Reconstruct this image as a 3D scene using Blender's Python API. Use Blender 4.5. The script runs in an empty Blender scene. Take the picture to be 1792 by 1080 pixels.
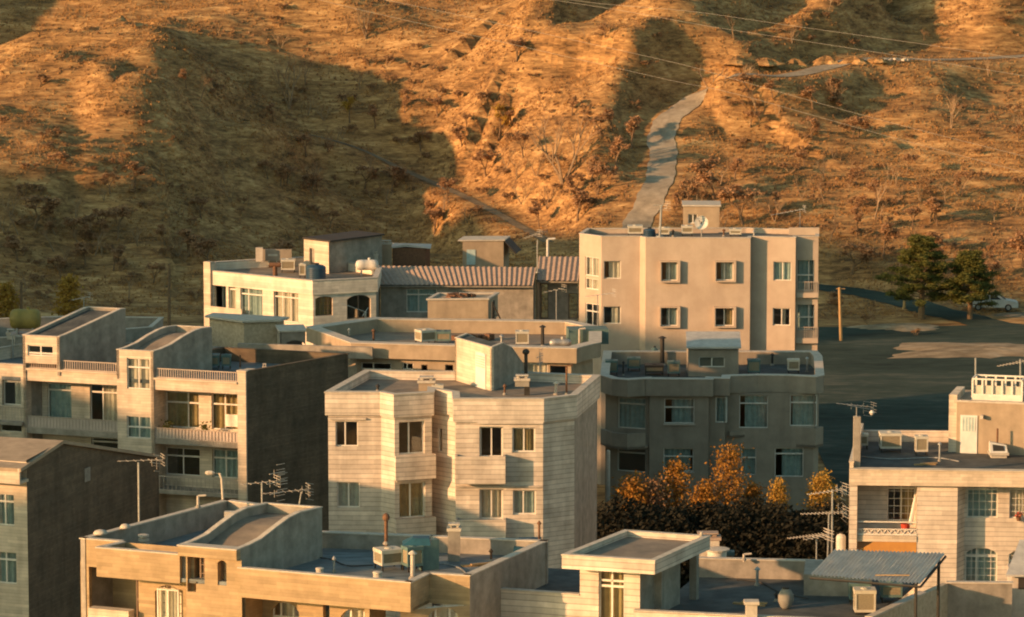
import bpy, math, random
import numpy as np
from mathutils import Vector, Matrix
R = math.radians
random.seed(7)
sc = bpy.context.scene
COL = sc.collection
# ---------------------------------------------------------------- camera, sky, sun, exposure
FPX = 6900.0                       # focal length in photo pixels (photo is 1792 wide)
PIT = math.atan(929.0/FPX)
CZ = 40.0
cd = bpy.data.cameras.new('camera'); cam = bpy.data.objects.new('camera', cd); COL.objects.link(cam)
cam.location = (0, 0, CZ); cam.rotation_euler = (math.pi/2-PIT, 0, 0)
cd.sensor_width = 36; cd.lens = 36*FPX/1792; cd.clip_start = 1; cd.clip_end = 6000
sc.camera = cam
SUN_AZ, SUN_EL = 62.0, 12.5         # degrees left of straight behind the camera; height
w = bpy.data.worlds.new('World'); sc.world = w; w.use_nodes = True
nt = w.node_tree; nt.nodes.clear()
sky = nt.nodes.new('ShaderNodeTexSky'); sky.sky_type = 'NISHITA'; sky.sun_disc = False
sky.sun_elevation = R(SUN_EL)
sx, sy = -math.sin(R(SUN_AZ)), -math.cos(R(SUN_AZ))
sky.sun_rotation = math.atan2(sx, sy)
sky.air_density = 1.0; sky.dust_density = 1.5; sky.ozone_density = 1.0
hs = nt.nodes.new('ShaderNodeMix'); hs.data_type = 'RGBA'; hs.blend_type = 'MULTIPLY'; hs.inputs[0].default_value = 1
hs.inputs[7].default_value = (0.88, 1.0, 0.78, 1)
bg = nt.nodes.new('ShaderNodeBackground'); bg.inputs[1].default_value = 0.135
wo = nt.nodes.new('ShaderNodeOutputWorld')
nt.links.new(sky.outputs[0], hs.inputs[6]); nt.links.new(hs.outputs[2], bg.inputs[0]); nt.links.new(bg.outputs[0], wo.inputs[0])
sl = bpy.data.lights.new('sun', 'SUN'); so = bpy.data.objects.new('sun', sl); COL.objects.link(so)
sl.energy = 4.8; sl.angle = R(0.9); sl.color = (1.0, 0.53, 0.24)
sd = Vector((sx*math.cos(R(SUN_EL)), sy*math.cos(R(SUN_EL)), math.sin(R(SUN_EL))))
so.rotation_euler = sd.to_track_quat('Z', 'Y').to_euler(); so.location = (-60, 60, 90)
sc.view_settings.view_transform = 'Standard'; sc.view_settings.look = 'None'
sc.view_settings.exposure = 0.68; sc.view_settings.gamma = 1.0
sc.render.engine = 'CYCLES'
try: sc.cycles.pixel_filter_type = 'BLACKMAN_HARRIS'; sc.cycles.filter_width = 2.0
except Exception: pass

# ---------------------------------------------------------------- pixel helpers
FW = Vector((0, math.cos(PIT), -math.sin(PIT))); UP = Vector((0, math.sin(PIT), math.cos(PIT)))
def ray(px, py):
    return FW + Vector((1, 0, 0))*((px-896)/FPX) + UP*((540-py)/FPX)
def pz(p, z):
    d = ray(*p); t = (z-CZ)/d.z
    return Vector((d.x*t, d.y*t, z))
def pY(p, Y):
    d = ray(*p); t = Y/d.y
    return Vector((d.x*t, Y, CZ+d.z*t))
def view(ox, oy, s): return lambda x, y: (ox+x/s, oy+y/s)
V1 = view(0, 540, 4.5); V2 = view(200, 560, 3.176); V3 = view(0, 740, 3.1775); V4 = view(550, 580, 2.7)
V5 = view(1030, 580, 3.376); V6 = view(1380, 620, 2.347); V7 = view(130, 850, 4.167); V8 = view(500, 850, 3.896)
VA = view(940, 880, 3.584); VB = view(1380, 800, 3.857)
P5 = view(340, 380, 3.6); P6 = view(700, 380, 3.6); P7 = view(1000, 340, 3.6)
PP = view(0, 0, 1)

# ---------------------------------------------------------------- object helpers
def tag(o, label=None, cat=None, group=None, kind=None):
    if label: o['label'] = label
    if cat: o['category'] = cat
    if group: o['group'] = group
    if kind: o['kind'] = kind
    return o
def thing(name, loc, label, cat, group=None):
    o = bpy.data.objects.new(name, None); COL.objects.link(o); o.location = loc; o.empty_display_size = .3
    return tag(o, label, cat, group)
def copy_tree(o, parent=None):
    c = o.copy(); COL.objects.link(c); c.parent = parent
    for ch in list(o.children): copy_tree(ch, c)
    return c
def wloc(o):
    v = Vector((0, 0, 0))
    while o is not None: v += Vector(o.location); o = o.parent
    return v
class MB:
    def __init__(s): s.v = []; s.f = []
    def face(s, pts):
        i = len(s.v); s.v += [tuple(p) for p in pts]; s.f.append(tuple(range(i, i+len(pts))))
    def hull(s, bot, top):          # prism between two equal loops
        n = len(bot); i = len(s.v); s.v += [tuple(p) for p in bot]+[tuple(p) for p in top]
        s.f.append(tuple(i+k for k in range(n-1, -1, -1))); s.f.append(tuple(i+n+k for k in range(n)))
        for k in range(n):
            m = (k+1) % n; s.f.append((i+k, i+m, i+n+m, i+n+k))
    def box(s, c, sz, rz=0):
        x, y, z = sz[0]/2, sz[1]/2, sz[2]/2; ca, sa = math.cos(rz), math.sin(rz)
        L = [(c[0]+a*ca-b*sa, c[1]+a*sa+b*ca) for a, b in ((-x, -y), (x, -y), (x, y), (-x, y))]
        s.hull([(p[0], p[1], c[2]-z) for p in L], [(p[0], p[1], c[2]+z) for p in L])
    def ob(s, F, a0, a1, d0, d1, z0, z1):   # box in a wall frame; d outwards
        L = [F.p(a0, d1), F.p(a1, d1), F.p(a1, d0), F.p(a0, d0)]
        s.hull([(p.x, p.y, z0) for p in L], [(p.x, p.y, z1) for p in L])
    def tube(s, pts, r, n=6, r1=None, cap=True):
        pts = [Vector(p) for p in pts]; m = len(pts); i0 = len(s.v); r1 = r if r1 is None else r1
        for k, p in enumerate(pts):
            d = (pts[min(k+1, m-1)]-pts[max(k-1, 0)]).normalized()
            a = d.orthogonal().normalized(); b = d.cross(a); rr = r+(r1-r)*k/max(1, m-1)
            for q in range(n):
                t = 2*math.pi*q/n; s.v.append(tuple(p+a*(rr*math.cos(t))+b*(rr*math.sin(t))))
        for k in range(m-1):
            for q in range(n):
                u = (q+1) % n; s.f.append((i0+k*n+q, i0+k*n+u, i0+(k+1)*n+u, i0+(k+1)*n+q))
        if cap:
            s.f.append(tuple(i0+q for q in range(n-1, -1, -1))); s.f.append(tuple(i0+(m-1)*n+q for q in range(n)))
    def lathe(s, c, prof, n=20, axis='Z', rz=0):   # prof: (radius, height)
        i0 = len(s.v); ca, sa = math.cos(rz), math.sin(rz)
        for r, h in prof:
            for q in range(n):
                t = 2*math.pi*q/n
                if axis == 'Z': p = (r*math.cos(t), r*math.sin(t), h)
                else: p = (h*ca-r*math.cos(t)*sa, h*sa+r*math.cos(t)*ca, r*math.sin(t))
                s.v.append((c[0]+p[0], c[1]+p[1], c[2]+p[2]))
        for k in range(len(prof)-1):
            for q in range(n):
                u = (q+1) % n; s.f.append((i0+k*n+q, i0+k*n+u, i0+(k+1)*n+u, i0+(k+1)*n+q))
        s.f.append(tuple(i0+q for q in range(n-1, -1, -1))); s.f.append(tuple(i0+(len(prof)-1)*n+q for q in range(n)))
    def build(s, name, mat, parent=None, origin=None, smooth=False):
        o0 = wloc(parent) if parent is not None else (Vector(origin) if origin else Vector((0, 0, 0)))
        me = bpy.data.meshes.new(name)
        me.from_pydata([(a[0]-o0.x, a[1]-o0.y, a[2]-o0.z) for a in s.v], [], s.f); me.materials.append(mat); me.update()
        if smooth: me.polygons.foreach_set('use_smooth', [True]*len(me.polygons))
        o = bpy.data.objects.new(name, me); COL.objects.link(o)
        if parent is not None: o.parent = parent
        elif origin: o.location = o0
        return o
class Fr:       # frame of a wall from A (left) to B (right) seen from outside
    def __init__(s, A, B):
        s.A = Vector((A[0], A[1], 0)); s.B = Vector((B[0], B[1], 0)); d = s.B-s.A
        s.L = d.length; s.e = d.normalized(); s.n = Vector((s.e.y, -s.e.x, 0))
    def p(s, a, d=0, z=0):
        q = s.A+s.e*a+s.n*d; return Vector((q.x, q.y, z))
    def hit(s, p, d=0):       # pixel -> (a, z) on the plane d outwards
        r = ray(*p); o = s.A+s.n*d; t = (o.x*s.n.x+o.y*s.n.y)/(r.x*s.n.x+r.y*s.n.y)
        q = Vector((r.x*t, r.y*t, 0)); return (q-s.A).dot(s.e), CZ+r.z*t
    def rect(s, V, x0, y0, x1, y1, d=0):
        xm, ym = (x0+x1)/2, (y0+y1)/2
        a0 = s.hit(V(x0, ym), d)[0]; a1 = s.hit(V(x1, ym), d)[0]
        return a0, a1, s.hit(V(xm, y1), d)[1], s.hit(V(xm, y0), d)[1]
def offset(P, d):
    n = len(P); out = []
    for i in range(n):
        a, b, c = Vector(P[i-1][:2]), Vector(P[i][:2]), Vector(P[(i+1) % n][:2])
        e1 = (b-a).normalized(); e2 = (c-b).normalized()
        n1 = Vector((e1.y, -e1.x)); n2 = Vector((e2.y, -e2.x)); m = (n1+n2)
        if m.length < 1e-4: m = n1
        m.normalize(); k = d/max(.35, m.dot(n1)); out.append((b.x+m.x*k, b.y+m.y*k))
    return out
def ring(mb, P, d0, d1, z0, z1):     # closed band between two offsets of a plan outline
    A = offset(P, d0) if d0 else [tuple(p[:2]) for p in P]; B = offset(P, d1) if d1 else [tuple(p[:2]) for p in P]
    n = len(A)
    for i in range(n):
        j = (i+1) % n
        mb.hull([(*A[i], z0), (*A[j], z0), (*B[j], z0), (*B[i], z0)], [(*A[i], z1), (*A[j], z1), (*B[j], z1), (*B[i], z1)])
def slab(mb, P, z0, z1): mb.hull([(p[0], p[1], z0) for p in P], [(p[0], p[1], z1) for p in P])

# ---------------------------------------------------------------- materials
def nd(t, k, **kw):
    n = t.nodes.new(k)
    for a, b in kw.items(): setattr(n, a, b)
    return n
def mat(name, c1, c2=None, rough=.85, scale=1.5, bump=.15, bscale=25, course=0, groove=.55, streak=0, metal=0, spec=.3, lo=.35, hi=.65, stretch=(1, 1, 1), detail=6):
    m = bpy.data.materials.new(name); m.use_nodes = True; t = m.node_tree; L = t.links.new
    p = t.nodes['Principled BSDF']; p.inputs['Roughness'].default_value = rough; p.inputs['Metallic'].default_value = metal
    p.inputs['Specular IOR Level'].default_value = spec
    c2 = c2 or tuple(x*.8 for x in c1)
    tc = nd(t, 'ShaderNodeTexCoord'); mp = nd(t, 'ShaderNodeMapping'); mp.inputs['Scale'].default_value = stretch
    L(tc.outputs['Object'], mp.inputs[0])
    no = nd(t, 'ShaderNodeTexNoise'); no.inputs['Scale'].default_value = scale; no.inputs['Detail'].default_value = detail; no.inputs['Roughness'].default_value = .65
    L(mp.outputs[0], no.inputs['Vector'])
    cr = nd(t, 'ShaderNodeValToRGB'); cr.color_ramp.elements[0].position = lo; cr.color_ramp.elements[1].position = hi
    cr.color_ramp.elements[0].color = (*c2, 1); cr.color_ramp.elements[1].color = (*c1, 1)
    L(no.outputs[0], cr.inputs[0]); col = cr.outputs[0]
    if streak:
        m2 = nd(t, 'ShaderNodeMapping'); m2.inputs['Scale'].default_value = (1.1, 1.1, .13); L(tc.outputs['Object'], m2.inputs[0])
        n2 = nd(t, 'ShaderNodeTexNoise'); n2.inputs['Scale'].default_value = 1.3; n2.inputs['Detail'].default_value = 7; L(m2.outputs[0], n2.inputs['Vector'])
        r2 = nd(t, 'ShaderNodeMapRange'); r2.inputs[1].default_value = .45; r2.inputs[2].default_value = .72; r2.inputs[3].default_value = 1; r2.inputs[4].default_value = 1-streak
        L(n2.outputs[0], r2.inputs[0])
        x = nd(t, 'ShaderNodeVectorMath', operation='SCALE'); L(col, x.inputs[0]); L(r2.outputs[0], x.inputs[3]); col = x.outputs[0]
    h = None
    nb = nd(t, 'ShaderNodeTexNoise'); nb.inputs['Scale'].default_value = bscale; nb.inputs['Detail'].default_value = 4; L(mp.outputs[0], nb.inputs['Vector']); h = nb.outputs[0]
    if course:
        sp = nd(t, 'ShaderNodeSeparateXYZ'); L(tc.outputs['Object'], sp.inputs[0])
        ns = nd(t, 'ShaderNodeTexNoise'); ns.inputs['Scale'].default_value = .6; L(tc.outputs['Object'], ns.inputs['Vector'])
        ad = nd(t, 'ShaderNodeMath', operation='MULTIPLY_ADD'); ad.inputs[1].default_value = .05; L(ns.outputs[0], ad.inputs[0]); L(sp.outputs[2], ad.inputs[2])
        dv = nd(t, 'ShaderNodeMath', operation='DIVIDE'); dv.inputs[1].default_value = course; L(ad.outputs[0], dv.inputs[0])
        fr = nd(t, 'ShaderNodeMath', operation='FRACT'); L(dv.outputs[0], fr.inputs[0])
        gt = nd(t, 'ShaderNodeMath', operation='GREATER_THAN'); gt.inputs[1].default_value = .13; L(fr.outputs[0], gt.inputs[0])
        # tone differs a little from course to course
        fl = nd(t, 'ShaderNodeMath', operation='FLOOR'); L(dv.outputs[0], fl.inputs[0])
        wn = nd(t, 'ShaderNodeTexWhiteNoise', noise_dimensions='1D'); L(fl.outputs[0], wn.inputs['W'])
        wr = nd(t, 'ShaderNodeMapRange'); wr.inputs[3].default_value = .86; wr.inputs[4].default_value = 1.05; L(wn.outputs[0], wr.inputs[0])
        # slab to slab tone, staggered from course to course
        dt = nd(t, 'ShaderNodeMath', operation='ADD'); L(sp.outputs[0], dt.inputs[0]); L(sp.outputs[1], dt.inputs[1])
        d2 = nd(t, 'ShaderNodeMath', operation='DIVIDE'); d2.inputs[1].default_value = course*3.2; L(dt.outputs[0], d2.inputs[0])
        d3 = nd(t, 'ShaderNodeMath', operation='MULTIPLY_ADD'); d3.inputs[1].default_value = 3.7; L(wn.outputs[0], d3.inputs[0]); L(d2.outputs[0], d3.inputs[2])
        d4 = nd(t, 'ShaderNodeMath', operation='FLOOR'); L(d3.outputs[0], d4.inputs[0])
        d5 = nd(t, 'ShaderNodeMath', operation='MULTIPLY_ADD'); d5.inputs[1].default_value = 37.3; L(fl.outputs[0], d5.inputs[0]); L(d4.outputs[0], d5.inputs[2])
        w2 = nd(t, 'ShaderNodeTexWhiteNoise', noise_dimensions='1D'); L(d5.outputs[0], w2.inputs['W'])
        w3 = nd(t, 'ShaderNodeMapRange'); w3.inputs[3].default_value = .86; w3.inputs[4].default_value = 1.06; L(w2.outputs[0], w3.inputs[0])
        w4 = nd(t, 'ShaderNodeMath', operation='MULTIPLY'); L(w3.outputs[0], w4.inputs[0]); L(wr.outputs[0], w4.inputs[1]); wr = w4
        mr = nd(t, 'ShaderNodeMapRange'); mr.inputs[3].default_value = groove; mr.inputs[4].default_value = 1; L(gt.outputs[0], mr.inputs[0])
        mu = nd(t, 'ShaderNodeMath', operation='MULTIPLY'); L(wr.outputs[0], mu.inputs[0]); L(mr.outputs[0], mu.inputs[1])
        x = nd(t, 'ShaderNodeVectorMath', operation='SCALE'); L(col, x.inputs[0]); L(mu.outputs[0], x.inputs[3]); col = x.outputs[0]
        a2 = nd(t, 'ShaderNodeMath', operation='MULTIPLY_ADD'); a2.inputs[1].default_value = 1.5; L(gt.outputs[0], a2.inputs[0]); L(h, a2.inputs[2]); h = a2.outputs[0]
    L(col, p.inputs['Base Color'])
    b = nd(t, 'ShaderNodeBump'); b.inputs['Strength'].default_value = bump; b.inputs['Distance'].default_value = .03
    L(h, b.inputs['Height']); L(b.outputs[0], p.inputs['Normal'])
    return m
MT = {}
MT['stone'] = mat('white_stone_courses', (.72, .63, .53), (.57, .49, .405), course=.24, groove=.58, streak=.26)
MT['stone_fine'] = mat('cream_stone_courses', (.70, .59, .46), (.58, .485, .37), course=.16, groove=.8, streak=.22)
MT['white_wall'] = mat('white_stone_wall', (.80, .71, .58), (.68, .59, .47), course=.2, groove=.86, streak=.15)
MT['yellow'] = mat('yellow_brick', (.44, .32, .19), (.35, .255, .145), course=.14, groove=.86, streak=.08)
MT['pink'] = mat('pink_plaster', (.50, .405, .32), (.425, .335, .26), streak=.10, scale=.7)
MT['tan'] = mat('tan_plaster', (.40, .31, .22), (.32, .25, .175), streak=.2)
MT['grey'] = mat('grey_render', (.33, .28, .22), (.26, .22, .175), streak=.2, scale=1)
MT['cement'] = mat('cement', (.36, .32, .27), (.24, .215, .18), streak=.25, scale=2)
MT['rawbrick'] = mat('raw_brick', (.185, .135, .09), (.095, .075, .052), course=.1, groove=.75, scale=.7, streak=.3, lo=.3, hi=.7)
MT['rough_stone'] = mat('rubble_stone', (.52, .42, .30), (.36, .29, .2), scale=5, bump=.5, bscale=9)
MT['coping'] = mat('pale_coping', (.55, .49, .41), (.42, .37, .31), scale=3)
MT['roof'] = mat('roof_felt', (.10, .105, .10), (.055, .06, .06), scale=1.0, streak=0, lo=.4, hi=.62)
MT['roof_tan'] = mat('dusty_roof', (.27, .22, .17), (.16, .135, .11), scale=.9)
MT['roof_blue'] = mat('silvered_felt', (.20, .23, .24), (.09, .105, .11), scale=.9, stretch=(1, 3, 1), rough=.6)
MT['tile'] = mat('pink_roof_tile', (.40, .29, .225), (.29, .21, .165), scale=4)
MT['frame'] = mat('white_frame', (.72, .68, .60), (.6, .56, .5), rough=.5)
MT['dark_frame'] = mat('brown_frame', (.22, .15, .10), (.15, .1, .07), rough=.5)
MT['curtain'] = mat('cream_curtain', (.80, .72, .60), (.6, .54, .44), scale=3, rough=1)
MT['blue_curtain'] = mat('pale_blue_curtain', (.46, .56, .55), (.32, .42, .42), scale=3, rough=1)
MT['ochre_curtain'] = mat('ochre_curtain', (.48, .36, .18), (.34, .25, .12), scale=3, rough=1)
MT['metal'] = mat('galvanised_metal', (.42, .42, .40), (.30, .30, .29), rough=.5, metal=.6, scale=4)
MT['cooler'] = mat('cooler_sheet', (.56, .52, .43), (.44, .41, .34), rough=.55, scale=3)
MT['cooler_green'] = mat('green_cooler_sheet', (.11, .18, .17), (.08, .13, .13), rough=.55, scale=3)
MT['louvre'] = mat('straw_pad_grille', (.33, .28, .19), (.20, .17, .12), scale=12, stretch=(1, 1, 6))
MT['rail'] = mat('painted_railing', (.46, .38, .31), (.36, .30, .25), rough=.6)
MT['urn'] = mat('grey_urn', (.26, .25, .22), (.2, .19, .17), scale=5)
MT['dark'] = mat('dark_metal', (.045, .04, .035), (.03, .027, .024), rough=.6)
MT['rust'] = mat('rusty_steel', (.20, .10, .055), (.10, .055, .035), scale=6)
MT['blue_tank'] = mat('blue_plastic', (.03, .07, .11), (.022, .05, .085), rough=.45)
MT['blue_tarp'] = mat('blue_tarp', (.02, .09, .14), (.015, .065, .10), rough=.5, scale=3)
MT['white_tank'] = mat('white_tank', (.62, .60, .55), (.5, .47, .42), rough=.5)
MT['yellow_tank'] = mat('yellow_tank', (.30, .23, .06), (.22, .17, .05), rough=.55)
MT['door'] = mat('white_door', (.66, .66, .62), (.55, .55, .52), rough=.5)
MT['orange'] = mat('orange_cloth', (.52, .26, .07), (.42, .2, .06), rough=1)
MT['red'] = mat('red_tub', (.5, .07, .03), (.4, .05, .03), rough=.5)
MT['wood'] = mat('weathered_wood', (.46, .30, .14), (.30, .19, .09), scale=3, stretch=(6, 6, .6))
MT['bark'] = mat('bark', (.24, .15, .08), (.14, .09, .055), scale=6)
MT['barkpale'] = mat('pale_bark', (.36, .25, .15), (.22, .15, .09), scale=6)
MT['corrug'] = mat('corrugated_sheet', (.52, .49, .44), (.38, .36, .33), rough=.5, scale=2)
def leafmat(name, c1, c2):
    m = mat(name, c1, c2, rough=.8, scale=1.7, bump=0, lo=.3, hi=.7)
    t = m.node_tree; p = t.nodes['Principled BSDF']; L = t.links.new
    tr = nd(t, 'ShaderNodeBsdfTranslucent'); mx = nd(t, 'ShaderNodeMixShader'); mx.inputs[0].default_value = .3
    L(p.inputs['Base Color'].links[0].from_socket, tr.inputs[0])
    L(p.outputs[0], mx.inputs[1]); L(tr.outputs[0], mx.inputs[2])
    L(mx.outputs[0], t.nodes['Material Output'].inputs[0]); return m
MT['russet'] = leafmat('russet_leaves', (.46, .27, .14), (.31, .18, .10))
MT['goldleaf'] = leafmat('golden_leaves', (.52, .33, .06), (.34, .19, .035))
MT['orangeleaf'] = leafmat('orange_leaves', (.46, .24, .04), (.24, .11, .025))
MT['pine'] = leafmat('pine_needles', (.20, .19, .04), (.07, .075, .02))
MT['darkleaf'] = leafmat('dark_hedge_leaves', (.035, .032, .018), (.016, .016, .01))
MT['brownleaf'] = leafmat('dull_brown_twigs', (.42, .25, .13), (.27, .16, .085))
MT['drygrass'] = leafmat('dry_grass_blades', (.60, .345, .135), (.31, .17, .07))
gm = bpy.data.materials.new('window_glass'); gm.use_nodes = True; t = gm.node_tree; t.nodes.clear()
tr = nd(t, 'ShaderNodeBsdfTransparent'); tr.inputs[0].default_value = (.84, .88, .86, 1)
gl = nd(t, 'ShaderNodeBsdfGlossy'); gl.inputs['Roughness'].default_value = .06; gl.inputs[0].default_value = (.9, .95, .95, 1)
lw0 = nd(t, 'ShaderNodeLayerWeight'); lw0.inputs[0].default_value = .35; lw = nd(t, 'ShaderNodeMapRange'); lw.inputs[3].default_value = .13; lw.inputs[4].default_value = .75; t.links.new(lw0.outputs[1], lw.inputs[0])
mx = nd(t, 'ShaderNodeMixShader'); t.links.new(lw.outputs[0], mx.inputs[0]); t.links.new(tr.outputs[0], mx.inputs[1]); t.links.new(gl.outputs[0], mx.inputs[2])
t.links.new(mx.outputs[0], nd(t, 'ShaderNodeOutputMaterial').inputs[0]); MT['glass'] = gm
rp = gm.copy(); rp.name = 'milky_balustrade'; MT['milky'] = mat('milky_panel', (.55, .46, .40), (.45, .38, .33), rough=.4)

# ground
def ground_mat(name, cols, scale=.12, fine=1.1, bump=.9, stretch=(1, 1, 1)):
    m = bpy.data.materials.new(name); m.use_nodes = True; t = m.node_tree; L = t.links.new; p = t.nodes['Principled BSDF']
    p.inputs['Roughness'].default_value = .95; p.inputs['Specular IOR Level'].default_value = .1
    tc = nd(t, 'ShaderNodeTexCoord'); mp = nd(t, 'ShaderNodeMapping'); mp.inputs['Scale'].default_value = stretch; L(tc.outputs['Object'], mp.inputs[0])
    n1 = nd(t, 'ShaderNodeTexNoise'); n1.inputs['Scale'].default_value = scale; n1.inputs['Detail'].default_value = 9; n1.inputs['Roughness'].default_value = .68
    n2 = nd(t, 'ShaderNodeTexNoise'); n2.inputs['Scale'].default_value = fine; n2.inputs['Detail'].default_value = 8; n2.inputs['Roughness'].default_value = .75
    L(mp.outputs[0], n1.inputs['Vector']); L(mp.outputs[0], n2.inputs['Vector'])
    a = nd(t, 'ShaderNodeMath', operation='MULTIPLY_ADD'); a.inputs[1].default_value = .45; L(n2.outputs[0], a.inputs[0])
    b = nd(t, 'ShaderNodeMath', operation='MULTIPLY'); b.inputs[1].default_value = .6; L(n1.outputs[0], b.inputs[0]); L(b.outputs[0], a.inputs[2])
    cr = nd(t, 'ShaderNodeValToRGB'); e = cr.color_ramp.elements
    e[0].position = .38; e[0].color = (*cols[0], 1); e[1].position = .68; e[1].color = (*cols[-1], 1)
    for i, c in enumerate(cols[1:-1]): q = e.new(.38+.30*(i+1)/(len(cols)-1)); q.color = (*c, 1)
    L(a.outputs[0], cr.inputs[0]); L(cr.outputs[0], p.inputs['Base Color'])
    bm = nd(t, 'ShaderNodeBump'); bm.inputs['Strength'].default_value = bump; bm.inputs['Distance'].default_value = .25; L(n2.outputs[0], bm.inputs['Height']); L(bm.outputs[0], p.inputs['Normal'])
    return m
MT['hill'] = ground_mat('dry_hillside', [(.10, .06, .032), (.27, .15, .065), (.46, .265, .11), (.66, .42, .19)], scale=.35, fine=1.4, stretch=(.4, 1, 2.2))
MT['track'] = ground_mat('faint_track', [(.13, .10, .07), (.22, .17, .11), (.32, .25, .16)], scale=.5, bump=.4)
MT['road'] = ground_mat('dusty_road', [(.19, .16, .12), (.31, .26, .195), (.44, .375, .29)], scale=.3, bump=.3, stretch=(1, 1, 1))
MT['sun_gravel'] = ground_mat('sunlit_gravel', [(.16, .12, .08), (.30, .23, .15), (.46, .36, .25)], scale=.6, bump=.5, stretch=(.5, 1, 2))  # pale tone stands in for sun falling on strips of the lot
MT['lot'] = ground_mat('dusty_asphalt', [(.022, .034, .029), (.05, .07, .057), (.13, .13, .105)], scale=.10, fine=.9, bump=.5, stretch=(.45, 1.2, 1))

# ---------------------------------------------------------------- terrain
rng = np.random.RandomState(3)
TAB = rng.rand(256, 256)
def vnoise(x, y):
    xi = np.floor(x).astype(int); yi = np.floor(y).astype(int); fx = x-xi; fy = y-yi
    fx = fx*fx*(3-2*fx); fy = fy*fy*(3-2*fy); g = lambda a, b: TAB[a & 255, b & 255]
    return (g(xi, yi)*(1-fx)+g(xi+1, yi)*fx)*(1-fy)+(g(xi, yi+1)*(1-fx)+g(xi+1, yi+1)*fx)*fy
def fbm(x, y, o=4):
    s = 0; a = 1; t = 0
    for i in range(o): s = s+a*(vnoise(x+17*i, y+31*i)-.5); t += a; a *= .5; x = x*2.03; y = y*2.03
    return s/t
def sstep(x, a, b):
    t = np.clip((x-a)/(b-a), 0, 1); return t*t*(3-2*t)
def ridge(x, y, pts, wl, wr):
    """pts: (x, y, height); flanks wl (left) and wr (right) wide"""
    out = np.zeros_like(x)
    for (x0, y0, h0), (x1, y1, h1) in zip(pts[:-1], pts[1:]):
        dx, dy = x1-x0, y1-y0; L2 = dx*dx+dy*dy
        t = np.clip(((x-x0)*dx+(y-y0)*dy)/L2, 0, 1); qx, qy = x0+t*dx, y0+t*dy
        sgn = (x-qx)*dy-(y-qy)*dx; sgn = np.where(L2 > 0, sgn, 0)
        d = np.hypot(x-qx, y-qy); w_ = np.where(sgn > 0, wr, wl)
        out = np.maximum(out, (h0+t*(h1-h0))*np.exp(-(d/w_)**2))
    return out
ROADS = []
SL = .26
def crest(P):
    out = []
    for px, py, h in P:
        D = (48+SL*356-h)/(SL+(py+389)/6900); out.append(((px-896)*D/6900, D, h))
    return out
SPURS = [(crest(p), a, b) for p, a, b in (
    ([(272, 350, 1.5), (283, 230, 5.5), (278, 125, 8), (245, 48, 9), (180, 40, 9), (110, 54, 8.5), (0, 120, 8), (-120, 200, 8), (-300, 300, 8)], 17, 6.5),
    ([(250, 16, 4), (420, 2, 5), (600, -25, 6)], 8, 11),
    ([(845, 125, 1.5), (900, 62, 6), (958, 0, 8), (1030, -70, 9)], 12, 4.5),
    ([(1150, 130, 1.5), (1205, 70, 6.5), (1235, 0, 8.5), (1270, -70, 9.5)], 13, 5),
    ([(1380, 88, 1.5), (1412, 42, 5), (1440, 0, 7), (1490, -70, 9)], 8, 4),
    ([(1580, 30, 1), (1660, -10, 4), (1740, -50, 7)], 12, 6),
    ([(1600, 210, 1), (1632, 150, 2.2), (1660, 112, 1.5)], 7, 3.5),
    ([(1180, 330, .5), (1230, 250, 1.2), (1330, 190, .8)], 8, 9),
    ([(640, 150, .8), (700, 112, 3), (760, 90, 3)], 9, 4),
    ([(1085, 330, .8), (1060, 240, 2.6), (1090, 165, 3), (1160, 130, 2)], 9, 3.5),
    ([(60, 420, .5), (130, 340, 2.2), (170, 280, 2)], 9, 5), ([(880, 300, .6), (930, 200, 2.2), (960, 140, 2)], 9, 4))]
def hraw(x, y):
    x = np.asarray(x, float); y = np.asarray(y, float)
    y0 = 352+6*fbm(x*.02+5, y*.0+2, 2)
    z = -8*sstep(y, 60, 130)
    z = z+SL*np.maximum(0, y-y0-4)*sstep(y, y0-6, y0+14)
    k = sstep(y, 350, 385)
    # the broad hollow: falls away to the right of the first ridge, climbs again to the next spur
    dep = 10.5*np.clip((x+37)/29, 0, 1)*(1-sstep(x, -17, 13))*sstep(y, 366, 384)*(1-sstep(y, 408, 440))+8*np.exp(-((x+54)/11)**2-((y-430)/10)**2)
    z = z-np.minimum(dep, np.maximum(0, (z+8)*.92))
    for pts, wl, wr in SPURS: z = z+ridge(x, y, pts, wl, wr)*(1+.5*fbm(x*.11+wl, y*.13, 3))
    z = z+ridge(x, y, [(-86, 420, 8), (-86, 440, 16), (-86, 480, 20)], 10, 10)  # off-frame ridge added to keep the upper left valley in shade
    z = z+ridge(x, y, [(-144, 216, 35), (-141, 238, 46), (-138, 300, 50), (-135, 320, 36), (-135, 340, 19), (-145, 375, 4)], 36, 24)*(1+.55*fbm(y*.11+3, x*.03, 3))-15*np.exp(-((y-233)/6)**2)*(x < -100)  # unseen off-frame ridge added to shade lot and slopes, notched for a sun strip
    z = z+k*(2.7*fbm(x*.055, y*.05, 4)+1.0*fbm(x*.13+9, y*.2, 3)+.6*fbm(x*.24, y*.95, 3)+.3*fbm(x*.8, y*1.9, 2))
    # old terraces step the slope
    st = .9; q = (z+.5*fbm(x*.1, y*.1, 2))/st; f = q-np.floor(q); z = z+k*.5*st*sstep(fbm(x*.04+3, y*.05, 2), -.15, .15)*(sstep(f, .2, .8)-f)
    z = z+sstep(y, 560, 1500)*160
    return z
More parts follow.
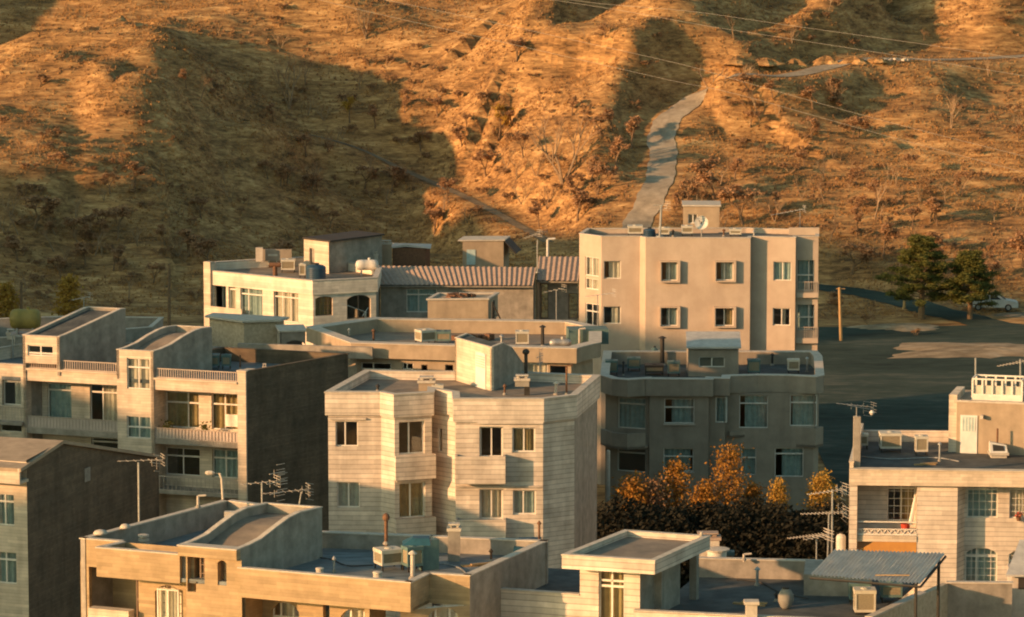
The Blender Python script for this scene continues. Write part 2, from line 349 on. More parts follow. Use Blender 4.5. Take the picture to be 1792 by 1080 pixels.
def hz(x, y):
    z = hraw(x, y); x = np.asarray(x, float); y = np.asarray(y, float)
    for pts, wd in ROADS:
        best = np.full(z.shape, 1e9); zr = np.zeros(z.shape)
        m = (x > min(p[0] for p in pts)-15) & (x < max(p[0] for p in pts)+15) & (y > min(p[1] for p in pts)-15) & (y < max(p[1] for p in pts)+15)
        if not m.any(): continue
        xm, ym = x[m], y[m]; bm = np.full(xm.shape, 1e9); zm = np.zeros(xm.shape)
        for a, b in zip(pts[:-1], pts[1:]):
            dx, dy = b[0]-a[0], b[1]-a[1]; t = np.clip(((xm-a[0])*dx+(ym-a[1])*dy)/(dx*dx+dy*dy+1e-9), 0, 1)
            d = np.hypot(xm-a[0]-t*dx, ym-a[1]-t*dy); c = d < bm; bm = np.where(c, d, bm); zm = np.where(c, a[2]+t*(b[2]-a[2]), zm)
        if wd > 2.5 and pts[0][1] > 380:      # the slope just below the hill road was graded away
            yr = np.interp(xm, [p[0] for p in pts][::-1], [p[1] for p in pts][::-1]); f2 = (1-sstep(bm, 6, 12))*(ym < yr); q_ = z[m]; z[m] = q_*(1-f2)+np.minimum(q_, zm-.1-.06*bm)*f2
        f = 1-sstep(bm, wd*.62, wd*.62+4.5); zz = z[m]; z[m] = zz*(1-f)+zm*f
    return z
def hzs(x, y): return float(hz(np.array([x]), np.array([y]))[0])
def hit(px, py, fn=None, lo=225):
    d = ray(px, py); Y = np.arange(lo, 900, .5); X = d.x/d.y*Y; Z = CZ+d.z/d.y*Y
    H = (fn or hz)(X, Y); i = np.argmax(H > Z)
    if not (H > Z).any(): i = len(Y)-1
    return Vector((X[i], Y[i], H[i]))
def spline(P, n=8):
    out = []; P = [Vector(p) for p in P]
    for i in range(len(P)-1):
        a, b, c, d = P[max(0, i-1)], P[i], P[i+1], P[min(len(P)-1, i+2)]
        for k in range(n):
            t = k/n; out.append(.5*((2*b)+(c-a)*t+(2*a-5*b+4*c-d)*t*t+(3*b-a-3*c+d)*t**3))
    out.append(P[-1]); return out
def mkroad(pxs, wd, smooth=3):
    P = spline([hit(*p, fn=hraw) for p in pxs], 10)
    zs = [p.z for p in P]
    for _ in range(22): zs = [zs[0]]+[(zs[i-1]+zs[i]+zs[i+1])/3 for i in range(1, len(zs)-1)]+[zs[-1]]
    for p, z_ in zip(P, zs): p.z = z_+.15
    ROADS.append(([tuple(p) for p in P], wd)); return P
road_a = mkroad([(1900, 98), (1792, 104), (1640, 110), (1500, 124), (1380, 145), (1290, 162), (1222, 180), (1172, 218), (1158, 256), (1160, 298), (1145, 340), (1122, 385), (1105, 420), (1095, 440)], 3.6)
road_b = mkroad([(430, 215), (520, 240), (620, 275), (700, 300), (770, 330), (850, 372), (905, 400), (960, 428)], 1.8)
road_c = mkroad([(1390, 505), (1470, 512), (1560, 530), (1650, 552), (1740, 572), (1850, 590)], 4.2)
def axis(a, b, lo, hi, fine, coarse):
    L = list(np.arange(lo, hi, fine)); x = lo; s = fine
    pre = []
    while x > a: s = min(coarse, s*1.25); x -= s; pre.append(x)
    x = hi; s = fine; post = [hi]
    while x < b: s = min(coarse, s*1.25); x += s; post.append(x)
    return np.array(pre[::-1]+L+post)
gx = axis(-700, 700, -62, 72, .6, 30); gy = axis(20, 2600, 344, 470, .42, 40)
X, Y = np.meshgrid(gx, gy); Z = hz(X, Y)
nx, ny = len(gx), len(gy)
me = bpy.data.meshes.new('ground'); V = np.stack([X, Y, Z], -1).reshape(-1, 3)
idx = np.arange(nx*ny).reshape(ny, nx); Fq = np.stack([idx[:-1, :-1], idx[:-1, 1:], idx[1:, 1:], idx[1:, :-1]], -1).reshape(-1, 4)
me.from_pydata(V.tolist(), [], Fq.tolist()); me.materials.append(MT['hill']); me.polygons.foreach_set('use_smooth', [True]*len(Fq)); me.update()
go = bpy.data.objects.new('ground', me); COL.objects.link(go); tag(go, kind='structure')
def ribbon(name, P, wd, m, lift=.06):
    mb = MB(); n = 5; rows = []
    for i, p in enumerate(P):
        d = (P[min(i+1, len(P)-1)]-P[max(0, i-1)]); d.z = 0; d.normalize(); s_ = Vector((d.y, -d.x, 0))
        r_ = []
        for k in range(n+1):
            o = (k/n-.5)*wd*(1+.05*math.sin(i*1.7+k)+.08*math.sin(i*.61+3*k)) ; q = p+s_*o; r_.append((q.x, q.y, max(p.z, hzs(q.x, q.y))+lift))
        rows.append(r_)
    i0 = 0
    for r_ in rows: mb.v += r_
    for i in range(len(rows)-1):
        for k in range(n): a = i*(n+1)+k; mb.f.append((a, a+1, a+n+2, a+n+1))
    return tag(mb.build(name, m, smooth=True), kind='structure')
ribbon('road', road_a, 2.8, MT['road']); ribbon('path', road_b, 1.1, MT['track']); ribbon('road', road_c, 4.2, MT['lot'])
# dusty lot, a shallow sheet over the valley floor
mb = MB(); LX = np.arange(22, 90, 2.0); LY = np.arange(262, 346, 2.0)
mb.v = [(x, y, hzs(x, y)+.05) for y in LY for x in LX]
for j in range(len(LY)-1):
    for i in range(len(LX)-1): a = j*len(LX)+i; mb.f.append((a, a+1, a+len(LX)+1, a+len(LX)))
tag(mb.build('ground', MT['lot']), kind='structure')
# ---------------------------------------------------------------- building kit
def wallpanel(mb, F, z0, z1, holes, t=.24, d=0, a0=0, a1=None):
    a1 = F.L if a1 is None else a1
    H = []
    for h in holes:
        q = [max(a0, h[0]), min(a1, h[1]), max(z0, h[2]), min(z1, h[3]), h[4] if len(h) > 4 else 0]
        if q[1]-q[0] > .05 and q[3]-q[2] > .05: H.append(q)
    xs = sorted({a0, a1, *[h[0] for h in H], *[h[1] for h in H]}); zs = sorted({z0, z1, *[h[2] for h in H], *[h[3] for h in H]})
    for i in range(len(xs)-1):
        for j in range(len(zs)-1):
            cx, cz = (xs[i]+xs[i+1])/2, (zs[j]+zs[j+1])/2
            if any(h[0] < cx < h[1] and h[2] < cz < h[3] for h in H): continue
            mb.face([F.p(xs[i], d, zs[j]), F.p(xs[i+1], d, zs[j]), F.p(xs[i+1], d, zs[j+1]), F.p(xs[i], d, zs[j+1])])
    for x0, x1, y0, y1, r in H:
        yt = y1-r
        mb.face([F.p(x0, d, y0), F.p(x0, d-t, y0), F.p(x0, d-t, yt), F.p(x0, d, yt)])
        mb.face([F.p(x1, d, y0), F.p(x1, d-t, y0), F.p(x1, d-t, yt), F.p(x1, d, yt)])
        mb.face([F.p(x0, d, y0), F.p(x0, d-t, y0), F.p(x1, d-t, y0), F.p(x1, d, y0)])
        if r <= 0: mb.face([F.p(x0, d, y1), F.p(x0, d-t, y1), F.p(x1, d-t, y1), F.p(x1, d, y1)])
        else:
            n = 8; c = [(x0+(x1-x0)*k/n, yt+r*math.sin(math.pi*k/n)**.7) for k in range(n+1)]
            for k in range(n):
                (p, q), (u, v) = c[k], c[k+1]
                mb.face([F.p(p, d, q), F.p(u, d, v), F.p(u, d, y1), F.p(p, d, y1)])
                mb.face([F.p(p, d, q), F.p(p, d-t, q), F.p(u, d-t, v), F.p(u, d, v)])
def window(root, F, r, frame='frame', trans=None, mull=(), curtain='curtain', cover=(0, 1), inset=.16, d=0, grille=0, label=None, fw=.06, name='window', sill=False):
    a0, a1, z0, z1 = r[:4]; fb = MB(); D = d-inset
    for x0, x1, y0, y1 in ((a0, a0+fw, z0, z1), (a1-fw, a1, z0, z1), (a0+fw, a1-fw, z0, z0+fw), (a0+fw, a1-fw, z1-fw, z1)): fb.ob(F, x0, x1, D-.04, D+.04, y0, y1)
    zt = None
    if trans: zt = z1-(z1-z0)*trans; fb.ob(F, a0+fw, a1-fw, D-.035, D+.045, zt-.045, zt+.045)
    for m in mull:
        am = a0+(a1-a0)*m; fb.ob(F, am-.035, am+.035, D-.03, D+.04, z0+fw, z1-fw)
    if grille:
        n = max(2, int((a1-a0)/.28)); mzn = max(2, int((z1-z0)/.33))
        for k in range(1, n): fb.ob(F, a0+(a1-a0)*k/n-.012, a0+(a1-a0)*k/n+.012, D+.05, D+.07, z0, z1)
        for k in range(1, mzn): fb.ob(F, a0, a1, D+.045, D+.075, z0+(z1-z0)*k/mzn-.012, z0+(z1-z0)*k/mzn+.012)
    w_ = fb.build(name, MT[frame], root); 
    if label: w_['label'] = label
    g = MB(); g.face([F.p(a0, D, z0), F.p(a1, D, z0), F.p(a1, D, z1), F.p(a0, D, z1)]); g.build('pane', MT['glass'], w_)
    if curtain:
        c = MB(); n = 28; b0, b1 = a0+(a1-a0)*cover[0], a0+(a1-a0)*cover[1]; pr = None; ph = random.random()*6
        for k in range(n+1):
            a = b0+(b1-b0)*k/n; dd = D-.16-.045*math.sin(a*19+ph)-.03*math.sin(a*7.3+ph)
            q = (F.p(a, dd, z0), F.p(a, dd, z1))
            if pr: c.face([pr[0], q[0], q[1], pr[1]])
            pr = q
        c.build('curtain', MT[curtain], w_)
    if sill:
        s_ = MB(); s_.ob(F, a0-.06, a1+.06, d, d+.1, z0-.09, z0-.01); s_.build('sill', MT['coping'], w_)
    return w_
class Bld:
    def __init__(s, name, label, cat, O, ztop, zroof, zbase, wall, band=None, out=0., side=None, sides=(), roof='roof', parmat=None, coping='coping', origin=None, pt=.2, cop=True):
        s.O = [tuple(p[:2]) for p in O]; s.zt, s.zr, s.zb = ztop, zroof, zbase; s.wall, s.side, s.sides = wall, side, set(sides)
        s.band = ztop-(ztop-zroof) if band is None else band; s.out = out; s.roofm = roof; s.parmat = parmat or wall; s.cop = coping; s.docop = cop; s.pt = pt; s.paredges = None
        s.W = offset(s.O, -out) if out else s.O
        s.root = thing(name, (s.W[0][0], s.W[0][1], zbase), label, cat); s.h = {}; s.skip = set()
    def F(s, i): return Fr(s.W[i], s.W[(i+1) % len(s.W)])
    def win(s, i, V, x0, y0, x1, y1, arch=0, **k):
        F = s.F(i); r = F.rect(V, x0, y0, x1, y1); s.h.setdefault(i, []).append((*r, arch)); return window(s.root, F, r, **k)
    def hole(s, i, V, x0, y0, x1, y1, arch=0):
        F = s.F(i); r = F.rect(V, x0, y0, x1, y1); s.h.setdefault(i, []).append((*r, arch)); return F, r
    def part(s, name, mb, m): return mb.build(name, MT[m], s.root)
    def finish(s):
        a, b = MB(), MB()
        for i in range(len(s.W)):
            if i in s.skip: continue
            wallpanel(b if i in s.sides else a, s.F(i), s.zb, s.band, s.h.get(i, []))
        if a.f: s.part('wall', a, s.wall)
        if b.f: w_ = s.part('side_wall', b, s.side)
        r = MB(); slab(r, offset(s.W, -.01), s.zr-.2, s.zr); s.part('roof', r, s.roofm)
        if s.paredges is None: p = MB(); ring(p, s.O, 0, -(s.out+s.pt), s.band, s.zt); s.part('parapet', p, s.parmat)
        else:
            p = MB()
            for i in s.paredges: F = s.F(i); p.ob(F, 0, F.L-.201, -s.pt, 0, s.band, s.zt); p.ob(F, -.05, F.L-.201, -s.pt-.03, .035, s.zt, s.zt+.05)
            s.part('parapet', p, s.side or s.parmat)
        if s.docop:
            c = MB(); ring(c, s.O, .035, -(s.out+s.pt+.035), s.zt, s.zt+.055); s.part('coping', c, s.cop)
        return s
def obox(mb, A, B, dep, z0, z1):     # box from front edge A-B going back by vector dep
    A, B, dep = Vector(A[:2]), Vector(B[:2]), Vector(dep[:2]); L = [A, B, B+dep, A+dep]
    mb.hull([(p.x, p.y, z0) for p in L], [(p.x, p.y, z1) for p in L])
def railing(root, F, a0, a1, d, z0, z1, m='rail', step=.13, name='railing', r=.012, panel=None):
    mb = MB(); mb.ob(F, a0, a1, d-.025, d+.025, z1-.05, z1); mb.ob(F, a0, a1, d-.02, d+.02, z0, z0+.04)
    n = max(2, int((a1-a0)/step))
    for k in range(n+1):
        a = a0+(a1-a0)*k/n; mb.ob(F, a-r, a+r, d-r, d+r, z0+.04, z1-.05)
    o = mb.build(name, MT[m], root)
    if panel: p = MB(); p.ob(F, a0, a1, d-.05, d-.035, z0+.03, z1-.06); p.build('panel', MT[panel], o)
    return o
def shed(root, A, B, dep, zb, prof, wall, roofm='roof', rim=.18, t=.16, name='stair_tower', side=None):
    """stair tower: front A-B, going back by dep; prof = [(t, ztop)...] of the sunken roof rim"""
    A, B, dep = Vector(A[:2]), Vector(B[:2]), Vector(dep[:2]); e = (B-A).normalized()
    mb = MB(); ms = MB()
    def strip(mb, P, Q):     # solid side wall with curved top between plan offsets
        n = len(prof)
        for i in range(n-1):
            (t0, h0), (t1, h1) = prof[i], prof[i+1]
            a, b, c, d = P+dep*t0, P+dep*t1, Q+dep*t1, Q+dep*t0
            mb.hull([(a.x, a.y, zb), (b.x, b.y, zb), (c.x, c.y, zb), (d.x, d.y, zb)], [(a.x, a.y, h0), (b.x, b.y, h1), (c.x, c.y, h1), (d.x, d.y, h0)])
    strip(mb, A, A+e*t); strip(ms if side else mb, B-e*t, B)
    back = MB(); a = A+dep; b = B+dep; dn = dep.normalized()
    for mm, P, Q, zt in ((mb, A+e*t, B-e*t, prof[0][1]), ):
        pass
    bb = [A+e*t+dep-dn*t, B-e*t+dep-dn*t, B-e*t+dep, A+e*t+dep]
    mb.hull([(p.x, p.y, zb) for p in bb], [(p.x, p.y, prof[-1][1]) for p in bb])
    o = mb.build(name, MT[wall], root)
    if side: ms.build('side_wall', MT[side], o)
    r = MB(); P, Q = A+e*t, B-e*t; n = len(prof); pr = []
    for t0, h0 in prof:
        t0 = min(max(t0, .02), .97); p, q = P+dep*t0, Q+dep*t0; pr.append(((p.x, p.y, h0-rim), (q.x, q.y, h0-rim)))
    for i in range(n-1): r.face([pr[i][0], pr[i][1], pr[i+1][1], pr[i+1][0]])
    ro = r.build('roof', MT[roofm], o); c = MB()
    for S, T in ((A-e*.03, A+e*(t+.03)), (B-e*(t+.03), B+e*.03)):
        for i in range(n-1):
            (t0, h0), (t1, h1) = prof[i], prof[i+1]; a, b, cc, d = S+dep*t0, S+dep*t1, T+dep*t1, T+dep*t0
            c.hull([(a.x, a.y, h0), (b.x, b.y, h1), (cc.x, cc.y, h1), (d.x, d.y, h0)], [(a.x, a.y, h0+.05), (b.x, b.y, h1+.05), (cc.x, cc.y, h1+.05), (d.x, d.y, h0+.05)])
    S, T = A+e*(t+.03)-dn*.03, B-e*(t+.03)-dn*.03; obox(c, S, T, dn*(t+.05), prof[0][1]-.001, prof[0][1]+.05)
    S = S+dep-dn*t; T = T+dep-dn*t; obox(c, S, T, dn*(t+.03), prof[-1][1]-.001, prof[-1][1]+.05)
    c.build('coping', MT['coping'], o)
    return o
def back(p, q, d, ang=None):      # helper: point q moved on by d metres along p->q
    v = (Vector(q[:2])-Vector(p[:2])).normalized(); return Vector(q[:2])+v*d
def X2(p): return (p.x, p.y)

# ================= white brick apartment block, centre
zt = 9.3; T = lambda x, y, z=zt: X2(pz(V4(x, y), z))
O = [T(50, 290), T(310, 291), T(375, 302), T(565, 291), T(567, 276), T(653, 290), T(656, 322), T(1085, 322), T(1240, 304), T(1350, 210), T(1345, 205), T(880, 190), T(500, 190), T(240, 185)]
O.pop(10)
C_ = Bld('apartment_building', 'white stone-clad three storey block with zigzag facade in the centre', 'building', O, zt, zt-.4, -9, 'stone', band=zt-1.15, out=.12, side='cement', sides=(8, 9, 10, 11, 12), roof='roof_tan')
b = C_
b.win(0, V4, 100, 425, 207, 545, mull=(.42,), curtain=None, inset=.2)
b.win(0, V4, 108, 712, 215, 833, mull=(.5,), curtain='blue_curtain')
b.win(1, V4, 268, 430, 303, 550, curtain=None, trans=.5, inset=.12)
b.win(1, V4, 270, 725, 306, 846, curtain='blue_curtain', inset=.12)
F = b.F(2)
b.win(2, V4, 400, 425, 522, 580, mull=(.42,), curtain=None, inset=.2)
b.win(2, V4, 402, 715, 525, 882, mull=(.45,), curtain='ochre_curtain', inset=.2)
b.win(4, V4, 583, 455, 605, 570, curtain='curtain', inset=.1)
F7 = b.F(6)
b.win(6, V4, 780, 450, 893, 600, mull=(.5,), curtain=None, inset=.3, fw=.1)
b.win(6, V4, 935, 455, 1045, 573, mull=(.5,), curtain='ochre_curtain', cover=(.1, 1), inset=.2, fw=.08)
b.win(6, V4, 780, 745, 893, 893, mull=(.5,), curtain='curtain', inset=.3, fw=.1)
b.win(6, V4, 938, 750, 1048, 868, mull=(.45,), curtain='blue_curtain', inset=.2, fw=.08)
b.h.setdefault(5, [])
b.finish()
# protruding window bands and balconies
m = MB(); F = b.F(2); z1 = F.hit(V4(475, 582))[1]; z0 = F.hit(V4(475, 695))[1]; m.ob(F, -.05, F.L+.12, 0, .3, z0, z1); b.part('balcony', m, 'stone')
m = MB(); z1 = F.hit(V4(475, 878))[1]; z0 = F.hit(V4(475, 990))[1]; m.ob(F, -.05, F.L+.12, 0, .3, z0, z1); b.part('balcony', m, 'stone')
F = F7
for y0, y1, a1 in ((592, 722, 903), (893, 1000, 905)):
    m = MB(); z1 = F.hit(V4(780, y0), .75)[1]; z0 = F.hit(V4(780, y1), .75)[1]; aa = F.hit(V4(a1, (y0+y1)/2), .75)[0]
    m.ob(F, -.02, aa, .63, .75, z0, z1); m.ob(F, -.02, aa, 0, .63, z0, z0+.15); m.ob(F, aa-.12, aa, .001, .629, z0+.15, z1); m.ob(F, -.02, .1, .001, .629, z0+.15, z1); b.part('balcony', m, 'stone')
# hood bands over windows
for i, V, x0, x1, y in ((0, V4, 60, 245, 408), (6, V4, 770, 1083, 428), (6, V4, 660, 1083, 728), (2, V4, 385, 545, 700)):
    F = b.F(i); a0 = F.hit(V(x0, y))[0]; a1 = F.hit(V(x1, y))[0]; z = F.hit(V((x0+x1)/2, y))[1]; m = MB(); m.ob(F, max(0, a0), min(a1, F.L), .002, .14, z-.08, z); b.part('ledge', m, 'stone')
# stair hut on its roof
zr = b.zr; A = pz(V4(665, 232), zr); B = pz(V4(838, 282), zr)
dep = (pz(V4(1000, 240), zr)-B); dep = Vector((dep.x, dep.y)); dep = Vector((1.9, 4.3))
zt2 = Fr(X2(A), X2(B)).hit(V4(750, 55))[1]
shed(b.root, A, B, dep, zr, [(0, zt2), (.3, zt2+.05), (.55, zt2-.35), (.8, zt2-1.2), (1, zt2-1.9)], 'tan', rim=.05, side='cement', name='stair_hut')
F = Fr(X2(A), X2(B)); m = MB(); m.ob(F, 0, F.L, -.12, 0, zr, zt2)
hh = m.build('front_wall', MT['stone_fine'], b.root)
r = F.rect(V4, 765, 100, 812, 272); m = MB(); m.ob(F, r[0], r[1], .001, .05, zr, r[3]); d_ = m.build('door', MT['door'], b.root); m = MB()
for k in range(5): m.ob(F, r[0]+.08, r[1]-.08, .05, .07, r[3]-.75+k*.13, r[3]-.69+k*.13)
m.build('louvre', MT['cooler'], d_)

# ================= pink plaster apartment block
zt = 9.1; T = lambda x, y, z=zt: X2(pz(P7(x, y), z))
O = [T(50, 250), T(190, 268), T(432, 268), T(468, 276), T(1128, 278), T(1131, 269), T(1413, 275), T(1415, 268), T(1557, 268), T(1556, 228), T(1100, 214), T(100, 218)]
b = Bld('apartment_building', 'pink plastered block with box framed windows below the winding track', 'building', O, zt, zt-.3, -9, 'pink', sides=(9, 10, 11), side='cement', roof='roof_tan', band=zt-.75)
PK = b
def boxwin(x0, y0, x1, y1, cur='blue_curtain', cov=(.3, 1)):
    F = b.F(3); r = F.rect(P7, x0, y0, x1, y1); b.h.setdefault(3, []).append((*r, 0))
    m = MB(); t_ = .09
    m.ob(F, r[0]-t_, r[0], 0, .3, r[2]-t_, r[3]+t_); m.ob(F, r[1], r[1]+t_*2, 0, .3, r[2]-t_, r[3]+t_); m.ob(F, r[0], r[1], 0, .3, r[3], r[3]+t_); m.ob(F, r[0], r[1], 0, .3, r[2]-t_, r[2])
    o = window(b.root, F, r, frame='frame', mull=(.5,), curtain=cur, cover=cov, inset=.12); m.build('surround', MT['pink'], o)
boxwin(565, 425, 668, 545); boxwin(910, 425, 1020, 543); boxwin(562, 712, 668, 830, cov=(.35, .9)); boxwin(905, 715, 1020, 830, cur='ochre_curtain', cov=(.5, 1))
b.win(1, P7, 204, 420, 312, 533, curtain='curtain', cover=(.3, 1)); b.win(1, P7, 202, 707, 312, 818, curtain='curtain', cover=(.45, 1))
b.win(5, P7, 1272, 425, 1385, 545, curtain='blue_curtain', cover=(0, 1), trans=None, mull=(.5,)); b.win(5, P7, 1268, 717, 1378, 828, curtain='curtain', cover=(.55, .7), mull=(.5,))
for y0, y1, tr in ((395, 515, None), (530, 600, None), (688, 830, .35)): b.win(0, P7, 88, y0, 172, y1, curtain='curtain' if y0 < 600 else None, mull=(.5,), trans=tr, inset=.1)
for y0, y1 in ((415, 610), (695, 860)): b.win(7, P7, 1422, y0, 1530, y1, curtain='blue_curtain', cover=(.1, .9), trans=.5, mull=(.7,), inset=.35, frame='frame')
b.finish()
F = b.F(7)
for y0, y1 in ((620, 648), (905, 935)):
    m = MB(); m.ob(F, 0, F.L, 0, .35, F.hit(P7(1480, y1))[1], F.hit(P7(1480, y0))[1]); sb = b.part('balcony', m, 'pink')
    z = F.hit(P7(1480, y0))[1]; railing(b.root, F, 0, F.L, .3, z, z+.8, step=.15)
# roof room with window
zr = b.zr; A = pz(P7(705, 236), zr); B = pz(P7(932, 238), zr); F = Fr(X2(A), X2(B)); z1 = F.hit(P7(820, 76))[1]
m = MB(); dep = Vector((.1, 2.5)); r = F.rect(P7, 735, 125, 795, 185); wallpanel(m, F, zr, z1, [(*r, 0)]); obox(m, X2(A+Vector((0, .26, 0))), X2(B+Vector((0, .26, 0))), dep, zr, z1); window(b.root, F, r, mull=(.5,), curtain='curtain', cover=(.4, 1))
b.part('roof_room', m, 'tan'); m = MB(); obox(m, (A.x-.1, A.y-.12), (B.x+.1, B.y-.12), Vector((.1, 3)), z1, z1+.09); b.part('roof_slab', m, 'coping')
for x0 in (1376,):
    m = MB(); q = pz(P7(1376, 262), zt); q2 = pz(P7(1553, 240), zt); m.box(((q.x+q2.x)/2, (q.y+q2.y)/2, zt+.2), (q2.x-q.x, .25, .5)); b.part('parapet_block', m, 'pink')

# ================= shaded grey block in front of it
zt = 2.5; T = lambda x, y, z=zt: X2(pz(V5(x, y), z))
O = [T(72, 262), T(140, 283), T(230, 290), T(338, 283), T(340, 284), T(735, 287), T(738, 280), T(832, 283), T(836, 267), T(1000, 262), T(1180, 264), T(1345, 272), T(1390, 262), T(1378, 150), T(1350, 118), T(90, 118)]
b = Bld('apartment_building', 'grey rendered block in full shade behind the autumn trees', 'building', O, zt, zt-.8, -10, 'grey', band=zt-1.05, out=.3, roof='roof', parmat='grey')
GB = b
F0 = Fr(b.W[0], b.W[3]); FM = b.F(4)
b.win(4, V5, 447, 398, 625, 545, trans=.35, curtain='blue_curtain', cover=(.25, 1), sill=True, label='window with its left curtain drawn aside')
b.win(4, V5, 443, 692, 620, 828, trans=.35, curtain='blue_curtain', cover=(.05, .9), sill=True)
fi = 6
b.win(6, V5, 748, 390, 814, 540, curtain='blue_curtain')
# right half: wall behind the bands (drawn on the chord of edge 8..11)
b.skip |= {8, 9, 10, 0, 1, 2}
FR = Fr(b.W[8], b.W[11]); FL = Fr(b.W[0], b.W[3]); mw = MB(); hr = []
for r4, kw in (((890, 378, 1060, 572), dict(trans=.25, curtain='blue_curtain', cover=(.2, 1))), ((1190, 376, 1350, 560), dict(trans=.25, curtain='blue_curtain', cover=(.1, .95))), ((903, 692, 990, 850), dict(trans=.35, curtain='blue_curtain')), ((1100, 690, 1270, 860), dict(trans=.2, curtain='blue_curtain', cover=(.25, 1)))):
    r = FR.rect(V5, *r4); hr.append((*r, 0)); window(b.root, FR, r, **kw)
wallpanel(mw, FR, b.zb, b.band, hr); b.part('recessed_wall', mw, 'grey'); mw = MB(); hr = []
for r4, kw in (((172, 393, 336, 575), dict(trans=.2, curtain='blue_curtain')), ((168, 690, 336, 830), dict(trans=.2, curtain=None))):
    r = FL.rect(V5, *r4); hr.append((*r, 0)); window(b.root, FL, r, **kw)
wallpanel(mw, FL, b.zb, b.band, hr); b.part('recessed_wall', mw, 'grey')
b.finish()
def bandpart(b, pts, z0, z1, t=.2, m='grey', name='balcony', floor=True):
    P = [Vector(p) for p in pts]; mb = MB()
    for i in range(len(P)-1):
        F = Fr(P[i], P[i+1]); mb.ob(F, 0, F.L, -t, 0, z0, z1)
    o = b.part(name, mb, m)
    if floor:
        f = MB(); a = Fr(P[0], P[-1]); L = [(p.x, p.y) for p in P]+[X2(a.p(a.L, -1.6)), X2(a.p(0, -1.6))]; slab(f, L, z0+.003, z0+.16); f.build('balcony_floor', MT[m], o)
    return o
zz = lambda F, V, x, y, d=0: F.hit(V(x, y), d)[1]
bandpart(b, b.O[0:4], zz(FL, V5, 200, 675), zz(FL, V5, 200, 582)); 
bandpart(b, [b.O[8], b.O[9], b.O[10]], zz(FR, V5, 900, 625), zz(FR, V5, 900, 590))
bandpart(b, [b.O[10], b.O[11], b.O[12]], zz(FR, V5, 1250, 682), zz(FR, V5, 1250, 567))
for y in (755, ): pass
# roof hut with fibre-cement slab
zr = b.zr; A = pz(V5(590, 268), zr); B = pz(V5(885, 268), zr); F = Fr(X2(A), X2(B)); z1 = zz(F, V5, 740, 98)
m = MB(); r = F.rect(V5, 652, 152, 805, 212); wallpanel(m, F, zr, z1, [(*r, 0)]); obox(m, (A.x, A.y+.26), (B.x, B.y+.26), Vector((0, 2.6)), zr, z1); b.part('roof_room', m, 'grey')
window(b.root, F, r, mull=(.5,), curtain=None)
m = MB(); q0 = F.p(-.15, .3); q1 = F.p(F.L+.15, .3); z2 = z1+.55
m.hull([(q0.x, q0.y, z1), (q1.x, q1.y, z1), (q1.x+.1, q1.y+3.2, z2), (q0.x+.1, q0.y+3.2, z2)], [(q0.x, q0.y, z1+.12), (q1.x, q1.y, z1+.12), (q1.x+.1, q1.y+3.2, z2+.12), (q0.x+.1, q0.y+3.2, z2+.12)]); b.part('roof_slab', m, 'corrug')

# ================= terraced pair on the left (right house)
zt = 6.9; T = lambda x, y, z=zt: X2(pz(V2(x, y), z))
ze = 6.85
A = T(22, 252, ze); Bq = T(735, 290, ze); BR = T(1300, 190, ze); dv = (Vector(BR)-Vector(Bq)); BL = Vector(A)+dv
O = [A, Bq, BR, X2(Vector((BL.x, BL.y, 0)))]
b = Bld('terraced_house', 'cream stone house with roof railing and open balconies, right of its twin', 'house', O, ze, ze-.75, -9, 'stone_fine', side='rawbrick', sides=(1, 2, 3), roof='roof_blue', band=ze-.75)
D1 = b; b.docop = False; b.paredges = (1, 2, 3)
F = b.F(0); b.skip.add(0)
aP0 = F.hit(V2(690, 500))[0]; aT1 = F.hit(V2(228, 500))[0]
def rowfront(b, F, V, aT0, aT1, aP0, aP1, zRail, zF1, zF0, zSlab1, zSlab0, wins, low, zlow, wallm='stone_fine', rec=1.3):
    """balcony storeys: fascia, recessed wall with windows, slab, railing"""
    m = MB(); m.ob(F, aT1, aP0, -.25, .12, zF0, zF1); m.ob(F, aT1, aP0, -.25, .22, zF1-.12, zF1-.003) ; b.part('fascia', m, wallm)
    m = MB(); m.ob(F, aT1, aP0, -rec+.005, .12, zSlab0, zSlab1); b.part('balcony_floor', m, 'cement')
    m = MB(); m.ob(F, aT1+.005, aP0-.005, -rec+.005, -.26, zF0+.1, zF0+.25); b.part('balcony_ceiling', m, wallm)
    m = MB(); hr = [(*r, 0) for r in wins]; wallpanel(m, F, zSlab1, zF0+.1, [(h[0], h[1], h[2], h[3], 0) for h in hr], d=-rec, a0=aT1, a1=aP0)
    hl = [(*r, 0) for r in low]; wallpanel(m, F, b.zb, zSlab0, hl, d=-rec, a0=aT1, a1=aP0)
    b.part('recessed_wall', m, wallm)
def rr(F, V, x0, y0, x1, y1, d): return F.rect(V, x0, y0, x1, y1, d)
rec = 1.3
zF1 = zz(F, V2, 450, 330); zF0 = zz(F, V2, 450, 398); zS1 = zz(F, V2, 450, 668); zS0 = zz(F, V2, 450, 698)
w1 = rr(F, V2, 285, 400, 470, 600, -rec); w2 = rr(F, V2, 540, 410, 686, 612, -rec); l1 = rr(F, V2, 285, 712, 475, 865, -rec); l2 = rr(F, V2, 545, 722, 690, 880, -rec)
rowfront(b, F, V2, 0, aT1, aP0, F.L, 0, zF1, zF0, zS1, zS0, [w1, w2], [l1, l2], 0)
window(b.root, F, w1, trans=.3, mull=(.66,), curtain='ochre_curtain', cover=(0, .95), d=-rec); window(b.root, F, w2, trans=.3, mull=(.5,), curtain='ochre_curtain', d=-rec)
window(b.root, F, l1, trans=.3, mull=(.5,), curtain=None, d=-rec); window(b.root, F, l2, trans=.3, mull=(.5,), curtain='blue_curtain', d=-rec)
m = MB(); m.ob(F, aT1, aP0, -rec+.005, .1, zz(F, V2, 450, 975), zz(F, V2, 450, 955)); b.part('balcony_floor', m, 'cement')
